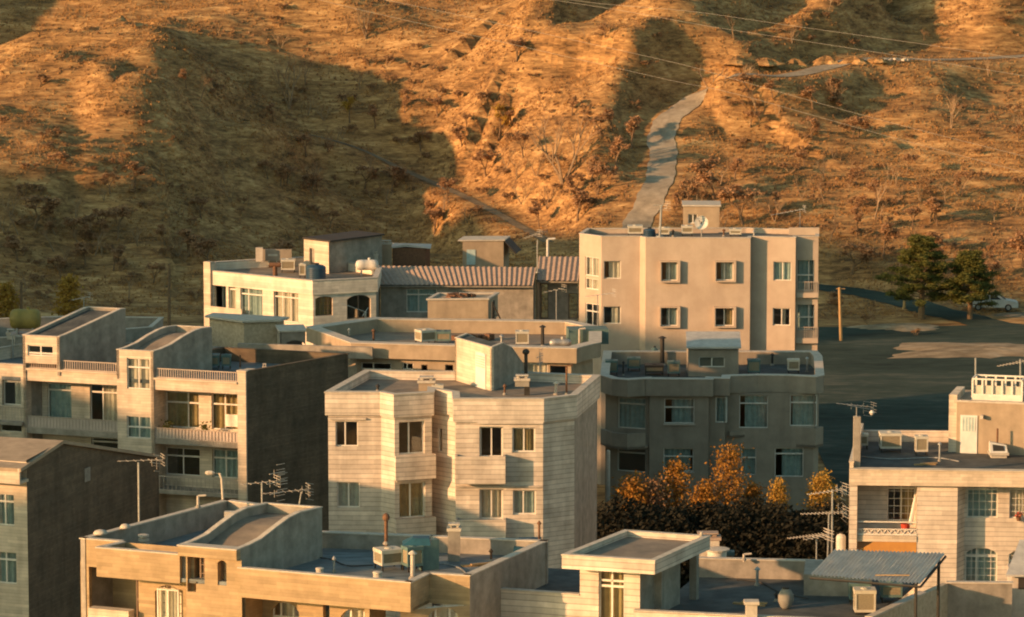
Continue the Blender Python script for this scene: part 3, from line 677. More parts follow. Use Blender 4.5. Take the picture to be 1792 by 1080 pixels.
railing(b.root, F, aT1, aP0, .08, zS1, zz(F, V2, 450, 608), step=.2, panel='milky'); railing(b.root, F, aT1, aP0, .08, zz(F, V2, 450, 955), zz(F, V2, 450, 875), step=.25)
railing(b.root, F, aT1, aP0, .0, zF1+.0, zz(F, V2, 450, 278), step=.14, r=.02)
m = MB(); m.ob(F, aP0, F.L, -rec, .14, b.zb, ze+.02); m.ob(F, aP0-.02, F.L+.05, -.3, .2, ze+.02, ze+.1); b.part('pier', m, 'stone_fine')
# stair tower
zT = zz(F, V2, 120, 172, .2); h1 = rr(F, V2, 70, 213, 198, 385, .2); h2 = rr(F, V2, 70, 535, 203, 658, .2)
m = MB(); FT = Fr(F.p(0, .2), F.p(aT1, .2)); hh = [(*FT.rect(V2, 70, 213, 198, 385), 0), (*FT.rect(V2, 70, 535, 203, 658), 0)]
wallpanel(m, FT, b.zb, zT, hh); m.ob(Fr(F.p(aT1, 0), F.p(aT1+1, 0)), -.16, 0, -3, .2, b.zb, ze-.75); b.part('tower_front', m, 'stone_fine')
window(b.root, FT, hh[0], trans=.3, mull=(.5,), curtain='curtain', inset=.12); window(b.root, FT, hh[1], trans=.5, mull=(.5,), curtain='blue_curtain', inset=.12)
ddp = dv*.56
shed(b.root, F.p(0, .2), F.p(aT1, .2), ddp, ze-.75, [(0, zT), (.12, zT+.05), (.3, zT+.22), (.5, zT+.55), (.68, zT+.78), (.8, zT+.86), (1, zT+.84)], 'cement', roofm='roof_tan', rim=.32)
# low parapets around the roof
m = MB()
for q in ((1, 2), (2, 3)):
    G = Fr(O[q[0]], O[q[1]]); m.ob(G, .2, G.L-.2, -.2, -.002, ze-.75, ze); 
b.finish()

# ================= terraced pair, left house
zl = 7.0; T = lambda x, y, z=zl: X2(pz(V1(x, y), z))
A1 = F.p(-.02, 0); e = F.e
uA = Vector(O[0])-Vector((e.x, e.y))*5.9
O2 = [X2(Vector((uA.x, uA.y, 0))), X2(F.p(-.01, 0)), X2(Vector(O[0]).to_3d()+dv.to_3d()), X2(Vector((uA.x+dv.x, uA.y+dv.y, 0)))]
b = Bld('terraced_house', 'cream stone house with sloping dark roof hatch, between its twin and the frame edge', 'house', O2, ze, ze-.75, -9, 'stone_fine', side='cement', sides=(1, 2, 3), roof='roof_blue', band=ze-.75); b.docop = False
D0 = b; b.paredges = (1, 2, 3); F = b.F(0); b.skip |= {0, 1}; aT1 = F.hit(V1(218, 700))[0]; aP0 = F.L
zF1 = zz(F, V1, 600, 485); zF0 = zz(F, V1, 600, 585); zS1 = zz(F, V1, 600, 955); zS0 = zz(F, V1, 600, 1000)
w1 = rr(F, V1, 372, 590, 562, 890, -rec); w2 = rr(F, V1, 708, 600, 925, 910, -rec); w3 = rr(F, V1, 225, 690, 270, 825, -rec)
rowfront(b, F, V1, 0, aT1, aP0, F.L, 0, zF1, zF0, zS1, zS0, [w1, w2, w3], [rr(F, V1, 720, 1020, 930, 1180, -rec)], 0)
window(b.root, F, w1, trans=.18, mull=(), curtain='blue_curtain', d=-rec); window(b.root, F, w2, trans=.2, mull=(.45,), curtain='curtain', cover=(.4, 1), d=-rec); window(b.root, F, w3, trans=.6, curtain=None, d=-rec)
window(b.root, F, rr(F, V1, 720, 1020, 930, 1180, -rec), trans=.2, curtain=None, d=-rec)
railing(b.root, F, aT1, aP0, .08, zS1, zz(F, V1, 600, 862), step=.2, panel='milky'); railing(b.root, F, aT1, aP0, 0, zF1, zz(F, V1, 600, 412), step=.14, r=.02)
FT = Fr(F.p(0, .2), F.p(aT1, .2)); zT = zz(FT, V1, 300, 218); a3 = FT.hit(V1(468, 300))[0]; h = FT.rect(V1, 217, 290, 418, 375); m = MB()
FU = Fr(F.p(0, .2), F.p(a3, .2)); wallpanel(m, FU, zF1+.3, zT, [(*h, 0)]); wallpanel(m, FT, b.zb, zF1+.3, []); m.ob(Fr(F.p(aT1, 0), F.p(aT1+1, 0)), -.16, 0, -3, .2, b.zb, ze-.75); b.part('tower_front', m, 'stone_fine')
window(b.root, FU, h, trans=.75, mull=(.5,), curtain=None, inset=.12)
shed(b.root, F.p(0, .2), F.p(a3, .2), dv*.62, ze-.75, [(0, zT), (.1, zT+.08), (.5, zT+.55), (.92, zT+1.05), (1, zT+1.05)], 'cement', roofm='roof', rim=.15)
b.finish()
# the shaded neighbour cut by the left edge of the frame
uB = uA-Vector((e.x, e.y))*6.5; O3 = [X2(Vector((uB.x, uB.y, 0))), X2(Vector((uA.x-e.x*.01, uA.y-e.y*.01, 0))), X2(Vector((uA.x+dv.x, uA.y+dv.y, 0))), X2(Vector((uB.x+dv.x, uB.y+dv.y, 0)))]
b = Bld('terraced_house', 'shaded house cut by the left edge of the photo, under the yellow tank', 'house', O3, ze-.3, ze-1.0, -9, 'stone_fine', side='cement', sides=(1, 2, 3), roof='roof_blue')
b.win(0, V1, 15, 512, 165, 765, trans=.27, curtain='curtain', cover=(.5, .9), inset=.3); F = b.F(0); railing(b.root, F, F.L-4, F.L, .1, zz(F, V1, 60, 880), zz(F, V1, 60, 770), step=.2)
b.win(0, V1, 0, 905, 170, 975, curtain=None)
m = MB(); m.ob(F, F.L-4.5, F.L, .001, .5, zz(F, V1, 60, 905), zz(F, V1, 60, 880)); b.part('balcony_floor', m, 'cement'); b.finish()

# ================= shaded gable house at the left edge
cx, cy = X2(pz(V3(158, 900), 2.5)); cn = Vector((cx, cy)); 
fa = pz(V3(882, 200), 6.0); sdir = (Vector(X2(fa))-cn).normalized(); fdir = Vector((sdir.y, -sdir.x)); fdir = Vector((.93, -.37)).normalized()
Ls = (Vector(X2(fa))-cn).length
PA = cn-fdir*9; Q = [X2(PA.to_3d()), X2(cn.to_3d()), X2((cn+sdir*Ls).to_3d()), X2((PA+sdir*Ls).to_3d())]
GH = thing('gabled_house', (Q[1][0], Q[1][1], -9), 'dark brick sided house with pale pitched roof at the left edge', 'house')
FG = Fr(Q[1], Q[2]); FF = Fr(Q[0], Q[1])
e0 = FG.hit(V3(105, 262), .2); r0 = FG.hit(V3(360, 98), .2); e1 = FG.hit(V3(885, 185), .2); zE = FG.hit(V3(150, 330))[1]
a_e0, a_r, a_e1 = -.9, r0[0], FG.L
z_e0, z_r, z_e1 = e0[1], r0[1], e1[1]
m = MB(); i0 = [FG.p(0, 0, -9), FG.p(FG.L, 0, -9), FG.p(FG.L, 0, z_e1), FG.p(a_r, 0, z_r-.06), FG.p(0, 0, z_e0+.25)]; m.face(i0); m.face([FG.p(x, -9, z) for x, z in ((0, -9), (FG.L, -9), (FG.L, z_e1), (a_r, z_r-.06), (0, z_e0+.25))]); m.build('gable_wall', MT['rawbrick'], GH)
h = [(*FF.rect(V3, -20, 395, 78, 572), 0), (*FF.rect(V3, -20, 718, 92, 895), 0)]; m = MB(); wallpanel(m, FF, -9, z_e0+.15, h); m.build('wall', MT['stone_fine'], GH)
for q in h: window(GH, FF, q, trans=.25, mull=(.45,), curtain='blue_curtain', cover=(.1, .8))
m = MB()
for (x0, z0), (x1, z1) in (((a_e0, z_e0), (a_r, z_r)), ((a_r, z_r), (a_e1, z_e1))):
    m.hull([FG.p(x0, .15, z0-.16), FG.p(x1, .15, z1-.16), FG.p(x1, -9.5, z1-.16), FG.p(x0, -9.5, z0-.16)], [FG.p(x0, .15, z0), FG.p(x1, .15, z1), FG.p(x1, -9.5, z1), FG.p(x0, -9.5, z0)])
m.build('roof', MT['tan'], GH)
m = MB(); m.ob(FF, 0, FF.L+.12, .9-.12, .9, z_e0-.75, z_e0-.01); m.ob(FF, 0, FF.L+.1, 0, .78, z_e0-.75, z_e0-.62); m.build('eaves_band', MT['stone_fine'], GH)
m = MB(); r = FG.rect(V3, 468, 250, 498, 325); m.ob(FG, r[0], r[1], .001, .05, r[2], r[3]); m.build('vent', MT['cement'], GH)

# ================= low house with yellow brick front, bottom left
zt = 10.3; T = lambda x, y, z=zt, V=V7: X2(pz(V(x, y), z))
zl = zt-.0
P0 = T(45, 388); P1 = T(345, 412); Pb = T(160, 455); Pc = T(1190, 541); zlo = Fr(Pb, Pc).hit(V7(1190, 600))[1]
F1 = Fr(Pb, Pc); cR = F1.hit(V8(850, 665))[0]
cornr = pz(V8(850, 665), zlo); c2 = pz(V8(980, 603), zlo); c3 = pz(V8(1255, 618), zlo); c4 = pz(V8(1790, 378), zlo); c5 = pz(V8(1000, 345), zlo); bk = pz(V7(1730, 190), zt); bl = pz(V7(1110, 105), zt)
O = [X2(F1.p(0)), X2(cornr), X2(c2), X2(c3), X2(c4), X2(c5), X2(pz(V8(-30, 305), zlo)), X2(bk), X2(bl), P0, P1]
FH = thing('flat_roofed_house', (O[0][0], O[0][1], -2), 'yellow brick house with deep arched balconies at the bottom left', 'house')
zr = zlo-.6
RB = lambda name, mb, m: mb.build(name, MT[m], FH)
m = MB(); slab(m, offset(O, -.1), zr-.15, zr); RB('roof', m, 'roof_blue')
def para(mb, pts, z0, z1, t=.2, caps=None, closed=False):
    for i in range(len(pts)-1):
        F = Fr(pts[i], pts[i+1]); mb.ob(F, .0 if i == 0 else -.0, F.L, -t, 0, z0, z1)
        if caps is not None: caps.ob(F, -.03, F.L+.03, -t-.03, .04, z1, z1+.05)
c = MB()
# fronts: band, main wall behind, right part
zb0 = F1.hit(V7(160, 662))[1]; zb1 = F1.hit(V7(1220, 812))[1]
aTw0 = F1.hit(V7(768, 500))[0]; aTw1 = F1.hit(V7(1195, 540))[0]; aW = F1.hit(V7(815, 600))[0]; aR = F1.hit(V7(1222, 850))[0]
m = MB(); m.ob(F1, 0, aTw0, -.2, 0, zb0, zt); F1b = Fr(P1, X2(F1.p(0))); m.ob(F1b, 0, F1b.L-.2, -.2, 0, zb0, zt); c.ob(F1, -.03, aTw0, -.23, .04, zt, zt+.05); c.ob(F1b, 0, F1b.L-.2, -.23, .04, zt, zt+.05)
FR_ = Fr(F1.p(0), cornr); m.ob(FR_, aTw1, FR_.L, -.2, 0, zb1, zlo); c.ob(FR_, aTw1, FR_.L+.03, -.23, .04, zlo, zlo+.05)
pts = [X2(cornr), X2(c2), X2(c3)]; para(m, pts, zb1, zlo, caps=c); RB('fascia', m, 'yellow')
m = MB(); FM_ = Fr(P0, P1); dirm = FM_.e
PE = FM_.p(FM_.L+16); FMM = Fr(P0, PE); dm = 0
hM = [(*FMM.rect(V7, 110, 605, 470, 1250), 0), (*FMM.rect(V7, 590, 725, 785, 1200), .3)]
wallpanel(m, FMM, -2, zt, hM, a0=0, a1=FMM.hit(V7(830, 700))[0]); 
m.ob(FMM, 0, FM_.L, -.2, -.002, zr, zt); c.ob(FMM, -.04, FM_.L, -.23, .04, zt, zt+.05)
wallL = RB('wall', m, 'yellow')
# back room of the left balcony
m = MB(); r = hM[0]; a0, a1 = r[0]-.3, r[1]+.1
m.ob(FMM, a0-.2, a0, -1.7, -.25, 2, r[3]+.15); m.ob(FMM, a0, a1+2.4, -1.9, -1.7, 2, r[3]+.15); m.ob(FMM, a0, a1+2.4, -1.7, -.25, r[3]+.03, r[3]+.15); RB('balcony_wall', m, 'yellow')
fr = FMM.rect(V7, 325, 690, 470, 1250); window(FH, FMM, (fr[0], fr[1]+.4, fr[2], fr[3]), frame='dark_frame', trans=.35, mull=(.5,), curtain=None, inset=1.55)
m = MB(); lr = FMM.rect(V7, 100, 905, 395, 960, .5); m.ob(FMM, lr[0], lr[1], 0, .5, lr[3]-1.0, lr[3]); RB('balcony', m, 'stone_fine')
fr = FMM.rect(V7, 612, 752, 770, 1200, .05); window(FH, FMM, fr, frame='frame', trans=.0, mull=(.5,), curtain='curtain', inset=-.1, label='white framed french window standing open')
window(FH, FMM, hM[1], frame='dark_frame', curtain=None, grille=1)
# stair tower flush with the band
zT = F1.hit(V7(980, 458), .15)[1]; zTb = F1.hit(V7(980, 530), .15)[1]; TW = [F1.p(aTw0, .15), F1.p(aTw1, .15)]; TX = [F1.p(aTw0+.02, -.21), F1.p(aTw1-.02, -.21)]
dT = pz(V7(1735, 150), zt); dpt = Vector((dT.x-TW[1].x, dT.y-TW[1].y))*.97
m = MB(); m.ob(F1, aTw0, aTw1, -.2, .15, zTb, zT-.003); m2 = MB()
hT = [(*F1.rect(V7, 825, 520, 950, 715), 0), (*F1.rect(V7, 825, 700, 888, 775), 0), (*F1.rect(V7, 1045, 545, 1110, 728), .12)]
FW_ = F1; wallpanel(m, FW_, -2, zTb, hT, a0=aW, a1=aR, t=.5)
hA = [(*F1.rect(V8, 650, 850, 870, 1100, -2.5), 0)]
m.ob(F1, aR-.2, aR-.001, -3, -.3, -2, zb1); m.ob(F1, aW, aW+.2, -1.7, -.3, -2, zb0+1)
RB('tower_front', m, 'yellow')
window(FH, F1, (hT[0][0]+.35, hT[0][1], hT[0][2], hT[0][3]), frame='dark_frame', grille=1, curtain=None, inset=.4); window(FH, F1, hT[2], frame='dark_frame', grille=1, curtain='curtain', inset=.35)
c.ob(F1, aTw0-.03, aTw1+.03, -.21, .19, zT, zT+.05)
dpt = (Vector((bl[0], bl[1]))-Vector(P0)).normalized()*5.6
shed(FH, TX[0], TX[1], dpt, zr, [(0, zT), (.1, zT+.03), (.25, zT+.14), (.42, zT+.42), (.58, zT+.66), (.72, zT+.76), (.85, zT+.74), (1, zT+.72)], 'cement', roofm='roof_tan', rim=.34)
# recessed wall with arches under the right band
m = MB(); FB = Fr(F1.p(aR-.1, -1.8), F1.p(F1.L+6, -1.8)); hB = [(*FB.rect(V7, 1440, 850, 1640, 1300), .35), (*FB.rect(V8, 375, 838, 580, 1200), .35), (*FB.rect(V8, 255, 812, 300, 1200), 0)]
ae = FB.hit(V8(650, 870))[0]; wallpanel(m, FB, -2, zb1+.1, hB, a1=ae); m.ob(FB, ae-.01, ae+.2, 0, 1.5, -2, zb1)
FB2 = Fr(X2(cornr), X2(c2)); FC = Fr(FB2.p(FB2.L*.1, -.5), c3); hC = [(*FC.rect(V8, 965, 828, 1180, 1200), .35)]; wallpanel(m, FC, -2, zb1, hC); RB('recessed_wall', m, 'yellow')
for F_, q in ((FB, hB[0]), (FB, hB[1]), (FC, hC[0])): window(FH, F_, q, frame='frame', trans=.25, mull=(.3, .75), curtain='curtain', cover=(.3, .7))
m = MB(); m.hull([X2(p)+(zb1+.02,) for p in (F1.p(aR, -.2), Vector(cornr), Vector(c2), F1.p(aR, -2.2))], [X2(p)+(zb1+.14,) for p in (F1.p(aR, -.2), Vector(cornr), Vector(c2), F1.p(aR, -2.2))]); RB('balcony_ceiling', m, 'yellow')
# other parapets
m = MB(); para(m, [X2(c3), X2(c4), X2(c5), X2(pz(V8(-30, 305), zlo))], zr-2, zlo, caps=c, t=.25); para(m, [X2(pz(V8(-30, 305), zlo)), X2(bk), X2(bl), P0], zr-8, zt, caps=c, t=.22); RB('parapet', m, 'cement')
RB('coping', c, 'coping')

# ================= white brick house with slab roofed stair tower, bottom middle
zs = 10.6; T = lambda x, y, z: X2(pz(VA(x, y), z))
S = [T(155, 330, zs), T(738, 368, zs), T(1085, 212, zs), T(550, 175, zs)]
WS = thing('flat_roofed_house', (S[0][0], S[0][1], -2), 'white brick house with slab roofed stair tower at the bottom centre', 'house')
FS = Fr(S[0], S[1]); zsb = FS.hit(VA(450, 432))[1]
m = MB(); c = MB(); slab(m, offset(S, -.01), zsb, zs-.22); ring(m, S, 0, -.2, zsb+.003, zs); ring(c, S, .03, -.23, zs, zs+.05); c.build('tower_coping', MT['coping'], WS); c = MB(); m.build('tower_roof', MT['stone'], WS)
rf = MB(); slab(rf, offset(S, -.205), zs-.219, zs-.19); rf.build('roof_felt', MT['roof_tan'], WS)
dS = Vector(S[2])-Vector(S[1]); FT = Fr(FS.p(0, -.9), FS.p(FS.L, -.9)); t0 = FT.hit(VA(268, 500))[0]; t1 = FT.hit(VA(645, 500))[0]
r = FT.rect(VA, 385, 425, 545, 800); m = MB(); wallpanel(m, FT, -2, zsb, [(*r, 0)], a0=t0, a1=t1); m.build('tower_front', MT['stone'], WS); window(WS, FT, r, trans=.27, mull=(.5,), curtain='ochre_curtain', inset=.16, fw=.05)
m = MB(); m.ob(FT, r[0], r[1], -.2, -.12, FT.hit(VA(460, 492))[1]-.04, FT.hit(VA(460, 492))[1]+.04); m.build('transom', MT['frame'], WS)
zr2 = FT.hit(VA(660, 668))[1]-.55
m = MB(); L = [FT.p(t0, -.25), FT.p(t1, -.25)]; dd = dS*.72; Fside = Fr(FT.p(t1), Vector(X2(FT.p(t1)))+dd)
sd_ = Fr(FT.p(t1), (Vector(X2(FT.p(t1)))+dd).to_3d()); wallpanel(m, sd_, -2, zsb, []); sl2 = Fr((Vector(X2(FT.p(t0)))+dd).to_3d(), FT.p(t0)); wallpanel(m, sl2, -2, zsb, []); sb2 = Fr((Vector(X2(FT.p(t1)))+dd).to_3d(), (Vector(X2(FT.p(t0)))+dd).to_3d()); wallpanel(m, sb2, -2, zsb, [])
a = sd_.hit(VA(735, 500))[0]; m.ob(sd_, a, a+.25, 0, .3, zr2, zsb); a = sd_.hit(VA(955, 500))[0]; m.ob(sd_, a, a+.25, 0, .3, zr2, zsb); m.build('tower_wall', MT['cement'], WS)
# roof terraces and parapets either side
G0 = T(605, 680, zr2+.6); G1 = T(1290, 712, zr2+.6); G2 = T(1900, 745, zr2+.6); zp = zr2+.6
gb0 = T(985, 352, zr2+.75); gb1 = T(1790, 372, zr2+.75); gl = T(0, 560, 0)
m = MB(); Rr = [X2(FT.p(t1+.02, 0)), G1, X2(pz(VA(1950, 745), zp)), X2(pz(VA(2500, 300), zp)), gb1, gb0]; slab(m, Rr, zr2-.2, zr2); m.build('roof', MT['roof'], WS)
m = MB(); F_ = Fr(G0, G1); m.ob(F_, 0, F_.L, -.2, 0, -2, zp); c.ob(F_, 0, F_.L+3.0, -.23, .04, zp, zp+.05); m.ob(F_, F_.L, F_.L+3, -.2, 0, -2, zp)
F_ = Fr(gb0, gb1); c3_ = MB(); wb_ = MB(); wb_.ob(F_, 0, F_.L, -.25, 0, zr2-8, zr2+.75); c3_0 = MB(); c3_0.ob(F_, 0, F_.L, -.28, .04, zr2+.75, zr2+.8); c3_0.build('back_coping', MT['coping'], WS); wb_.build('back_parapet', MT['cement'], WS)
# low white wall left of the tower
zLw = FT.hit(VA(130, 572), 0)[1]; aL = FT.hit(V8(1262, 700), 0)[0]
c.build('terrace_coping', MT['coping'], WS); c = MB()
m.ob(FT, aL, t0-.001, -.2, 0, -2, zLw); c.ob(FT, aL, t0-.01, -.24, .04, zLw, zLw+.06); m.build('front_parapet', MT['stone'], WS)
rf = MB(); q = [FT.p(aL, -.2), FT.p(t0, -.2), FT.p(t0, -7.5), FT.p(aL+.5, -7.5)]; slab(rf, [X2(p) for p in q], zLw-.75, zLw-.6); rf.build('roof', MT['roof'], WS)
c.build('coping', MT['coping'], WS)
m = MB(); q = pz(VA(1342, 717), zp); m.box((q.x, q.y-.1, zp+.1), (.42, .42, .9)); m.box((q.x, q.y-.1, zp+.6), (.56, .56, .12)); m.build('chimney', MT['coping'], WS)
# block and wall at the right end of the terrace
m = MB(); A = pz(VA(1672, 582), zr2); B = pz(VA(1745, 578), zr2); F_ = Fr(X2(A), X2(pz(VA(2100, 590), zr2))); m.ob(F_, 0, F_.L, -3, 0, zr2, zr2+.85); m.build('terrace_wall', MT['cement'], WS)

# ================= white brick house on the right
zt = 6.0; T = lambda x, y, z=zt: X2(pz(V6(x, y), z))
A = T(250, 474); B = T(1250, 486); rb = T(1330, 318); lb = T(292, 310)
b = Bld('apartment_building', 'white brick block with lattice balcony and arched windows at the right edge', 'building', [A, B, rb, lb], zt, zt-.6, -8, 'stone', band=zt-.6, roof='roof', side='cement', sides=(1, 2)); RH = b; b.docop = False
F = b.F(0); b.skip |= {0}; zb = zz(F, V6, 600, 538)
m = MB(); m.ob(F, 0, F.L, -.2, .3, zb, zt+.02); m.ob(F, .0, F.L, -.24, .36, zt+.02, zt+.09); b.part('fascia', m, 'stone_fine')
a1, a2, a3, a4 = [F.hit(V6(x, 650))[0] for x in (281, 527, 693, 727)]
r_ = 1.4; m = MB(); m.ob(F, .02, a1, -r_, .24, b.zb, zb-.003); 
dr = rr(F, V6, 405, 533, 520, 685, -r_); wallpanel(m, F, b.zb, zb, [(*dr, .15)], d=-r_, a0=a1, a1=a2)
wallpanel(m, F, b.zb, zb, [], a0=a2, a1=a3); m.ob(F, a2-.001, a2+.2, -r_, -.01, b.zb, zb)
q3, q4 = F.p(a3), F.p(a4, -.9); FX = Fr(q3, q4); wallpanel(m, FX, b.zb, zb, [])
FY = Fr(q4, F.p(F.L, -.9)); hs_ = [(*FY.rect(V6, 733, 540, 860, 672), 0), (*FY.rect(V6, 907, 540, 1040, 675), 0), (*FY.rect(V6, 725, 795, 857, 938), .3), (*FY.rect(V6, 903, 800, 1040, 1000), .3)]
wallpanel(m, FY, b.zb, zb, hs_); b.part('wall', m, 'stone')
window(b.root, F, dr, trans=.12, mull=(.5,), curtain='ochre_curtain', cover=(.45, 1), d=-r_, grille=1)
for q, kw in zip(hs_, (dict(curtain='blue_curtain', trans=.12, grille=1), dict(curtain='curtain', trans=.12, mull=(.5,), grille=1), dict(curtain='blue_curtain', trans=.25, mull=(.35,), grille=1), dict(curtain='curtain', trans=.25, grille=1))): window(b.root, FY, q, **kw)
zf = zz(F, V6, 400, 745); zq = zz(F, V6, 400, 686); m = MB(); m.ob(F, a1, a2, -r_, .05, zf-.3, zf); b.part('balcony_floor', m, 'stone_fine')
m = MB(); m.ob(F, a1, a2+.0, -.02, .03, zq-.06, zq); m.ob(F, a1, a2, -.02, .03, zq-.42, zq-.37); m.ob(F, a1, a2, -.02, .03, zf+.02, zf+.1)
n = 9
for k in range(n):
    x0 = a1+(a2-a1)*k/n; x1 = a1+(a2-a1)*(k+1)/n; xm = (x0+x1)/2
    for p, q in (((x0, zf+.1), (xm, zq-.4)), ((xm, zq-.4), (x1, zf+.1))): m.tube([F.p(p[0], 0, p[1]), F.p(q[0], 0, q[1])], .022, 5)
rl = b.part('railing', m, 'frame'); m = MB(); m.ob(F, a1, a2, -.06, -.045, zf+.05, zq-.42); m.build('panel', MT['milky'], rl)
m = MB(); z0_, z1_ = zz(F, V6, 400, 812), zz(F, V6, 400, 758)
m.hull([F.p(a1+.0, .02, z0_), F.p(a2, .02, z0_), F.p(a2, 0, z0_), F.p(a1, 0, z0_)], [F.p(a1+1.1, .02, z1_), F.p(a2, .02, z1_), F.p(a2, 0, z1_), F.p(a1+1.1, 0, z1_)])
b.part('balcony_screen', m, 'orange')
G = Fr(lb, A); m = MB(); m.ob(G, 0, G.L, -.2, .0, b.zr, zt+.35); m.ob(G, G.L*.55, G.L, -.23, .03, zt+.35, zt+.42); b.part('side_parapet', m, 'stone_fine')
G = Fr(A, lb)
b.finish()
# rendered stair hut on that roof
zr = b.zr; A = pz(V6(688, 404), zr); B = pz(V6(1300, 430), zr); F = Fr(X2(A), X2(B)); z1 = zz(F, V6, 800, 200)
m = MB(); dd = F.n*-4.2+F.e*(-.2); obox(m, X2(A), X2(B), (dd.x, dd.y), zr, z1); L_ = Fr((A+F.n*0-F.e*.45), A); b.part('stair_hut', m, 'tan')
m = MB(); m.ob(F, -.42, -.002, -3.0, -.1, zr, z1+.35); b.part('hut_pier', m, 'stone_fine'); m = MB(); m.ob(F, -.03, F.L, -.2, .05, z1+.003, z1+.1); b.part('coping', m, 'coping')
r = F.rect(V6, 705, 250, 775, 405); m = MB(); m.ob(F, r[0], r[1], .001, .05, zr, r[3]); d_ = b.part('door', m, 'door'); m = MB(); m.ob(F, r[0]+.1, r[1]-.1, .05, .06, zr+1.15, r[3]-.1)
m.build('pane', MT['blue_curtain'], d_); m = MB()
for k in range(5): a = r[0]+.12+(r[1]-r[0]-.24)*k/4; m.ob(F, a-.02, a+.02, .061, .08, zr+1.15, r[3]-.1)
m.build('grille', MT['frame'], d_)
m = MB(); q = F.rect(V6, 790, 248, 802, 262); m.ob(F, q[0], q[1], 0, .35, q[2], q[3]); b.part('lamp', m, 'coping')
a0 = F.hit(V6(755, 150), -.8)[0]; a1 = F.hit(V6(958, 150), -.8)[0]; zc0 = z1+.02; zc1 = F.hit(V6(860, 102), -.8)[1]
rc = thing('railing_cage', F.p((a0+a1)/2, -1.3, zc0), 'white framed box railing on top of the stair hut at the right edge', 'railing')
m = MB(); m.ob(F, a0-.05, a1+.05, -.9, -.75, zc0, zc0+.22); m.build('base', MT['frame'], rc)
m = MB()
for d0 in (-.85, -2.2):
    m.ob(F, a0, a1, d0-.04, d0+.04, zc1-.08, zc1); m.ob(F, a0, a1, d0-.04, d0+.04, zc0+.22, zc0+.32)
    for k in range(6): a = a0+(a1-a0)*k/5; m.ob(F, a-.05, a+.05, d0-.035, d0+.035, zc0, zc1-.08)
for a in (a0, a1): m.ob(F, a-.04, a+.04, -2.2, -.85, zc1-.07, zc1-.003)
m.build('frame', MT['frame'], rc); m = MB(); m.ob(F, a0, a1, -.95, -.93, zc0+.3, zc0+.75); m.build('panel', MT['cooler'], rc)

# ================= low tan house behind the white block
zt = 6.9; T = lambda p, z=zt: X2(pz(p, z))
O = [T((613.6, 601)), T((790, 606)), T((1009, 611)), T((1019, 607.5)), T((1052, 600)), T((1052, 573)), T((1000, 562)), T((885, 560)), T((742, 558.5)), T((655, 556.5)), T((536, 573))]
b = Bld('flat_roofed_house', 'low tan rendered house with a long parapet behind the white block', 'house', O, zt, zt-.75, -9, 'tan', band=zt-.85, out=.5, parmat='tan', roof='roof_tan', side='rough_stone', sides=(10,)); TH = b
for x0, x1 in ((1050, 1240), (1310, 1380)): b.win(0, P5, x0, 918, x1, 962, curtain=None, mull=(.4,), frame='frame')
for x0, x1 in ((1430, 1470), (1580, 1640)): b.win(0, P5, x0, 930, x1, 990, curtain=None, frame='dark_frame')
b.win(1, P6, 945, 935, 1050, 1050, curtain=None, frame='dark_frame'); b.win(1, P6, 800, 895, 930, 1000, trans=.3, curtain='curtain')
b.finish()
# its roof tank housing / water room
zr = b.zr; A = pz(P6(175, 715), zr+.02); B = pz(P6(555, 712), zr+.02); F = Fr(X2(A), X2(B)); z0 = zr+.5; z1 = zz(F, P6, 360, 522)
wr = thing('water_room', (A.x, A.y, zr), 'rendered roof water room raised on dark stilts, topped with rubble', 'roof room')
m = MB(); obox(m, X2(A), X2(B), (.6, 2.8), z0, z1); m.build('wall', MT['tan'], wr)
q = [X2(A), X2(B), (B.x+.6, B.y+2.8), (A.x+.6, A.y+2.8)]; m = MB(); ring(m, q, .08, -.15, z1+.002, z1+.1); m.build('rim', MT['coping'], wr)
m = MB()
for x, y in q: m.box((x+(.2 if x < A.x+1.5 else -.2), y+(.3 if y < A.y+1 else -.3), zr+.25), (.16, .16, .5))
m.build('leg', MT['dark'], wr)
m = MB(); c0 = ((A.x+B.x)/2+.2, A.y+1.2, z1+.06); random.seed(5)
for k in range(16): m.box((c0[0]+random.uniform(-.7, .7), c0[1]+random.uniform(-.5, .5), z1+.08+random.uniform(0, .1)), (random.uniform(.2, .5), .3, random.uniform(.06, .22)), random.random()*3)
m.build('rubble', MT['rust'], wr)
# ladder stand beside it
m = MB(); p0 = F.p(F.L+.25, .3, zr); p1 = F.p(F.L+.25, .3, z1-.1); p2 = F.p(F.L+1.1, .3, zr)
m.tube([p0, p1], .05, 5); m.tube([p2, p1], .05, 5); m.tube([p0+Vector((.1, .8, 0)), p1+Vector((.1, .8, 0))], .05, 5)
for k in range(1, 5): t = k/5.5; m.tube([p0.lerp(p1, t), p2.lerp(p1, t)], .035, 5)
tag(m.build('ladder', MT['dark'], origin=p0), 'dark leaning steel ladder beside the stilted roof room', 'ladder')

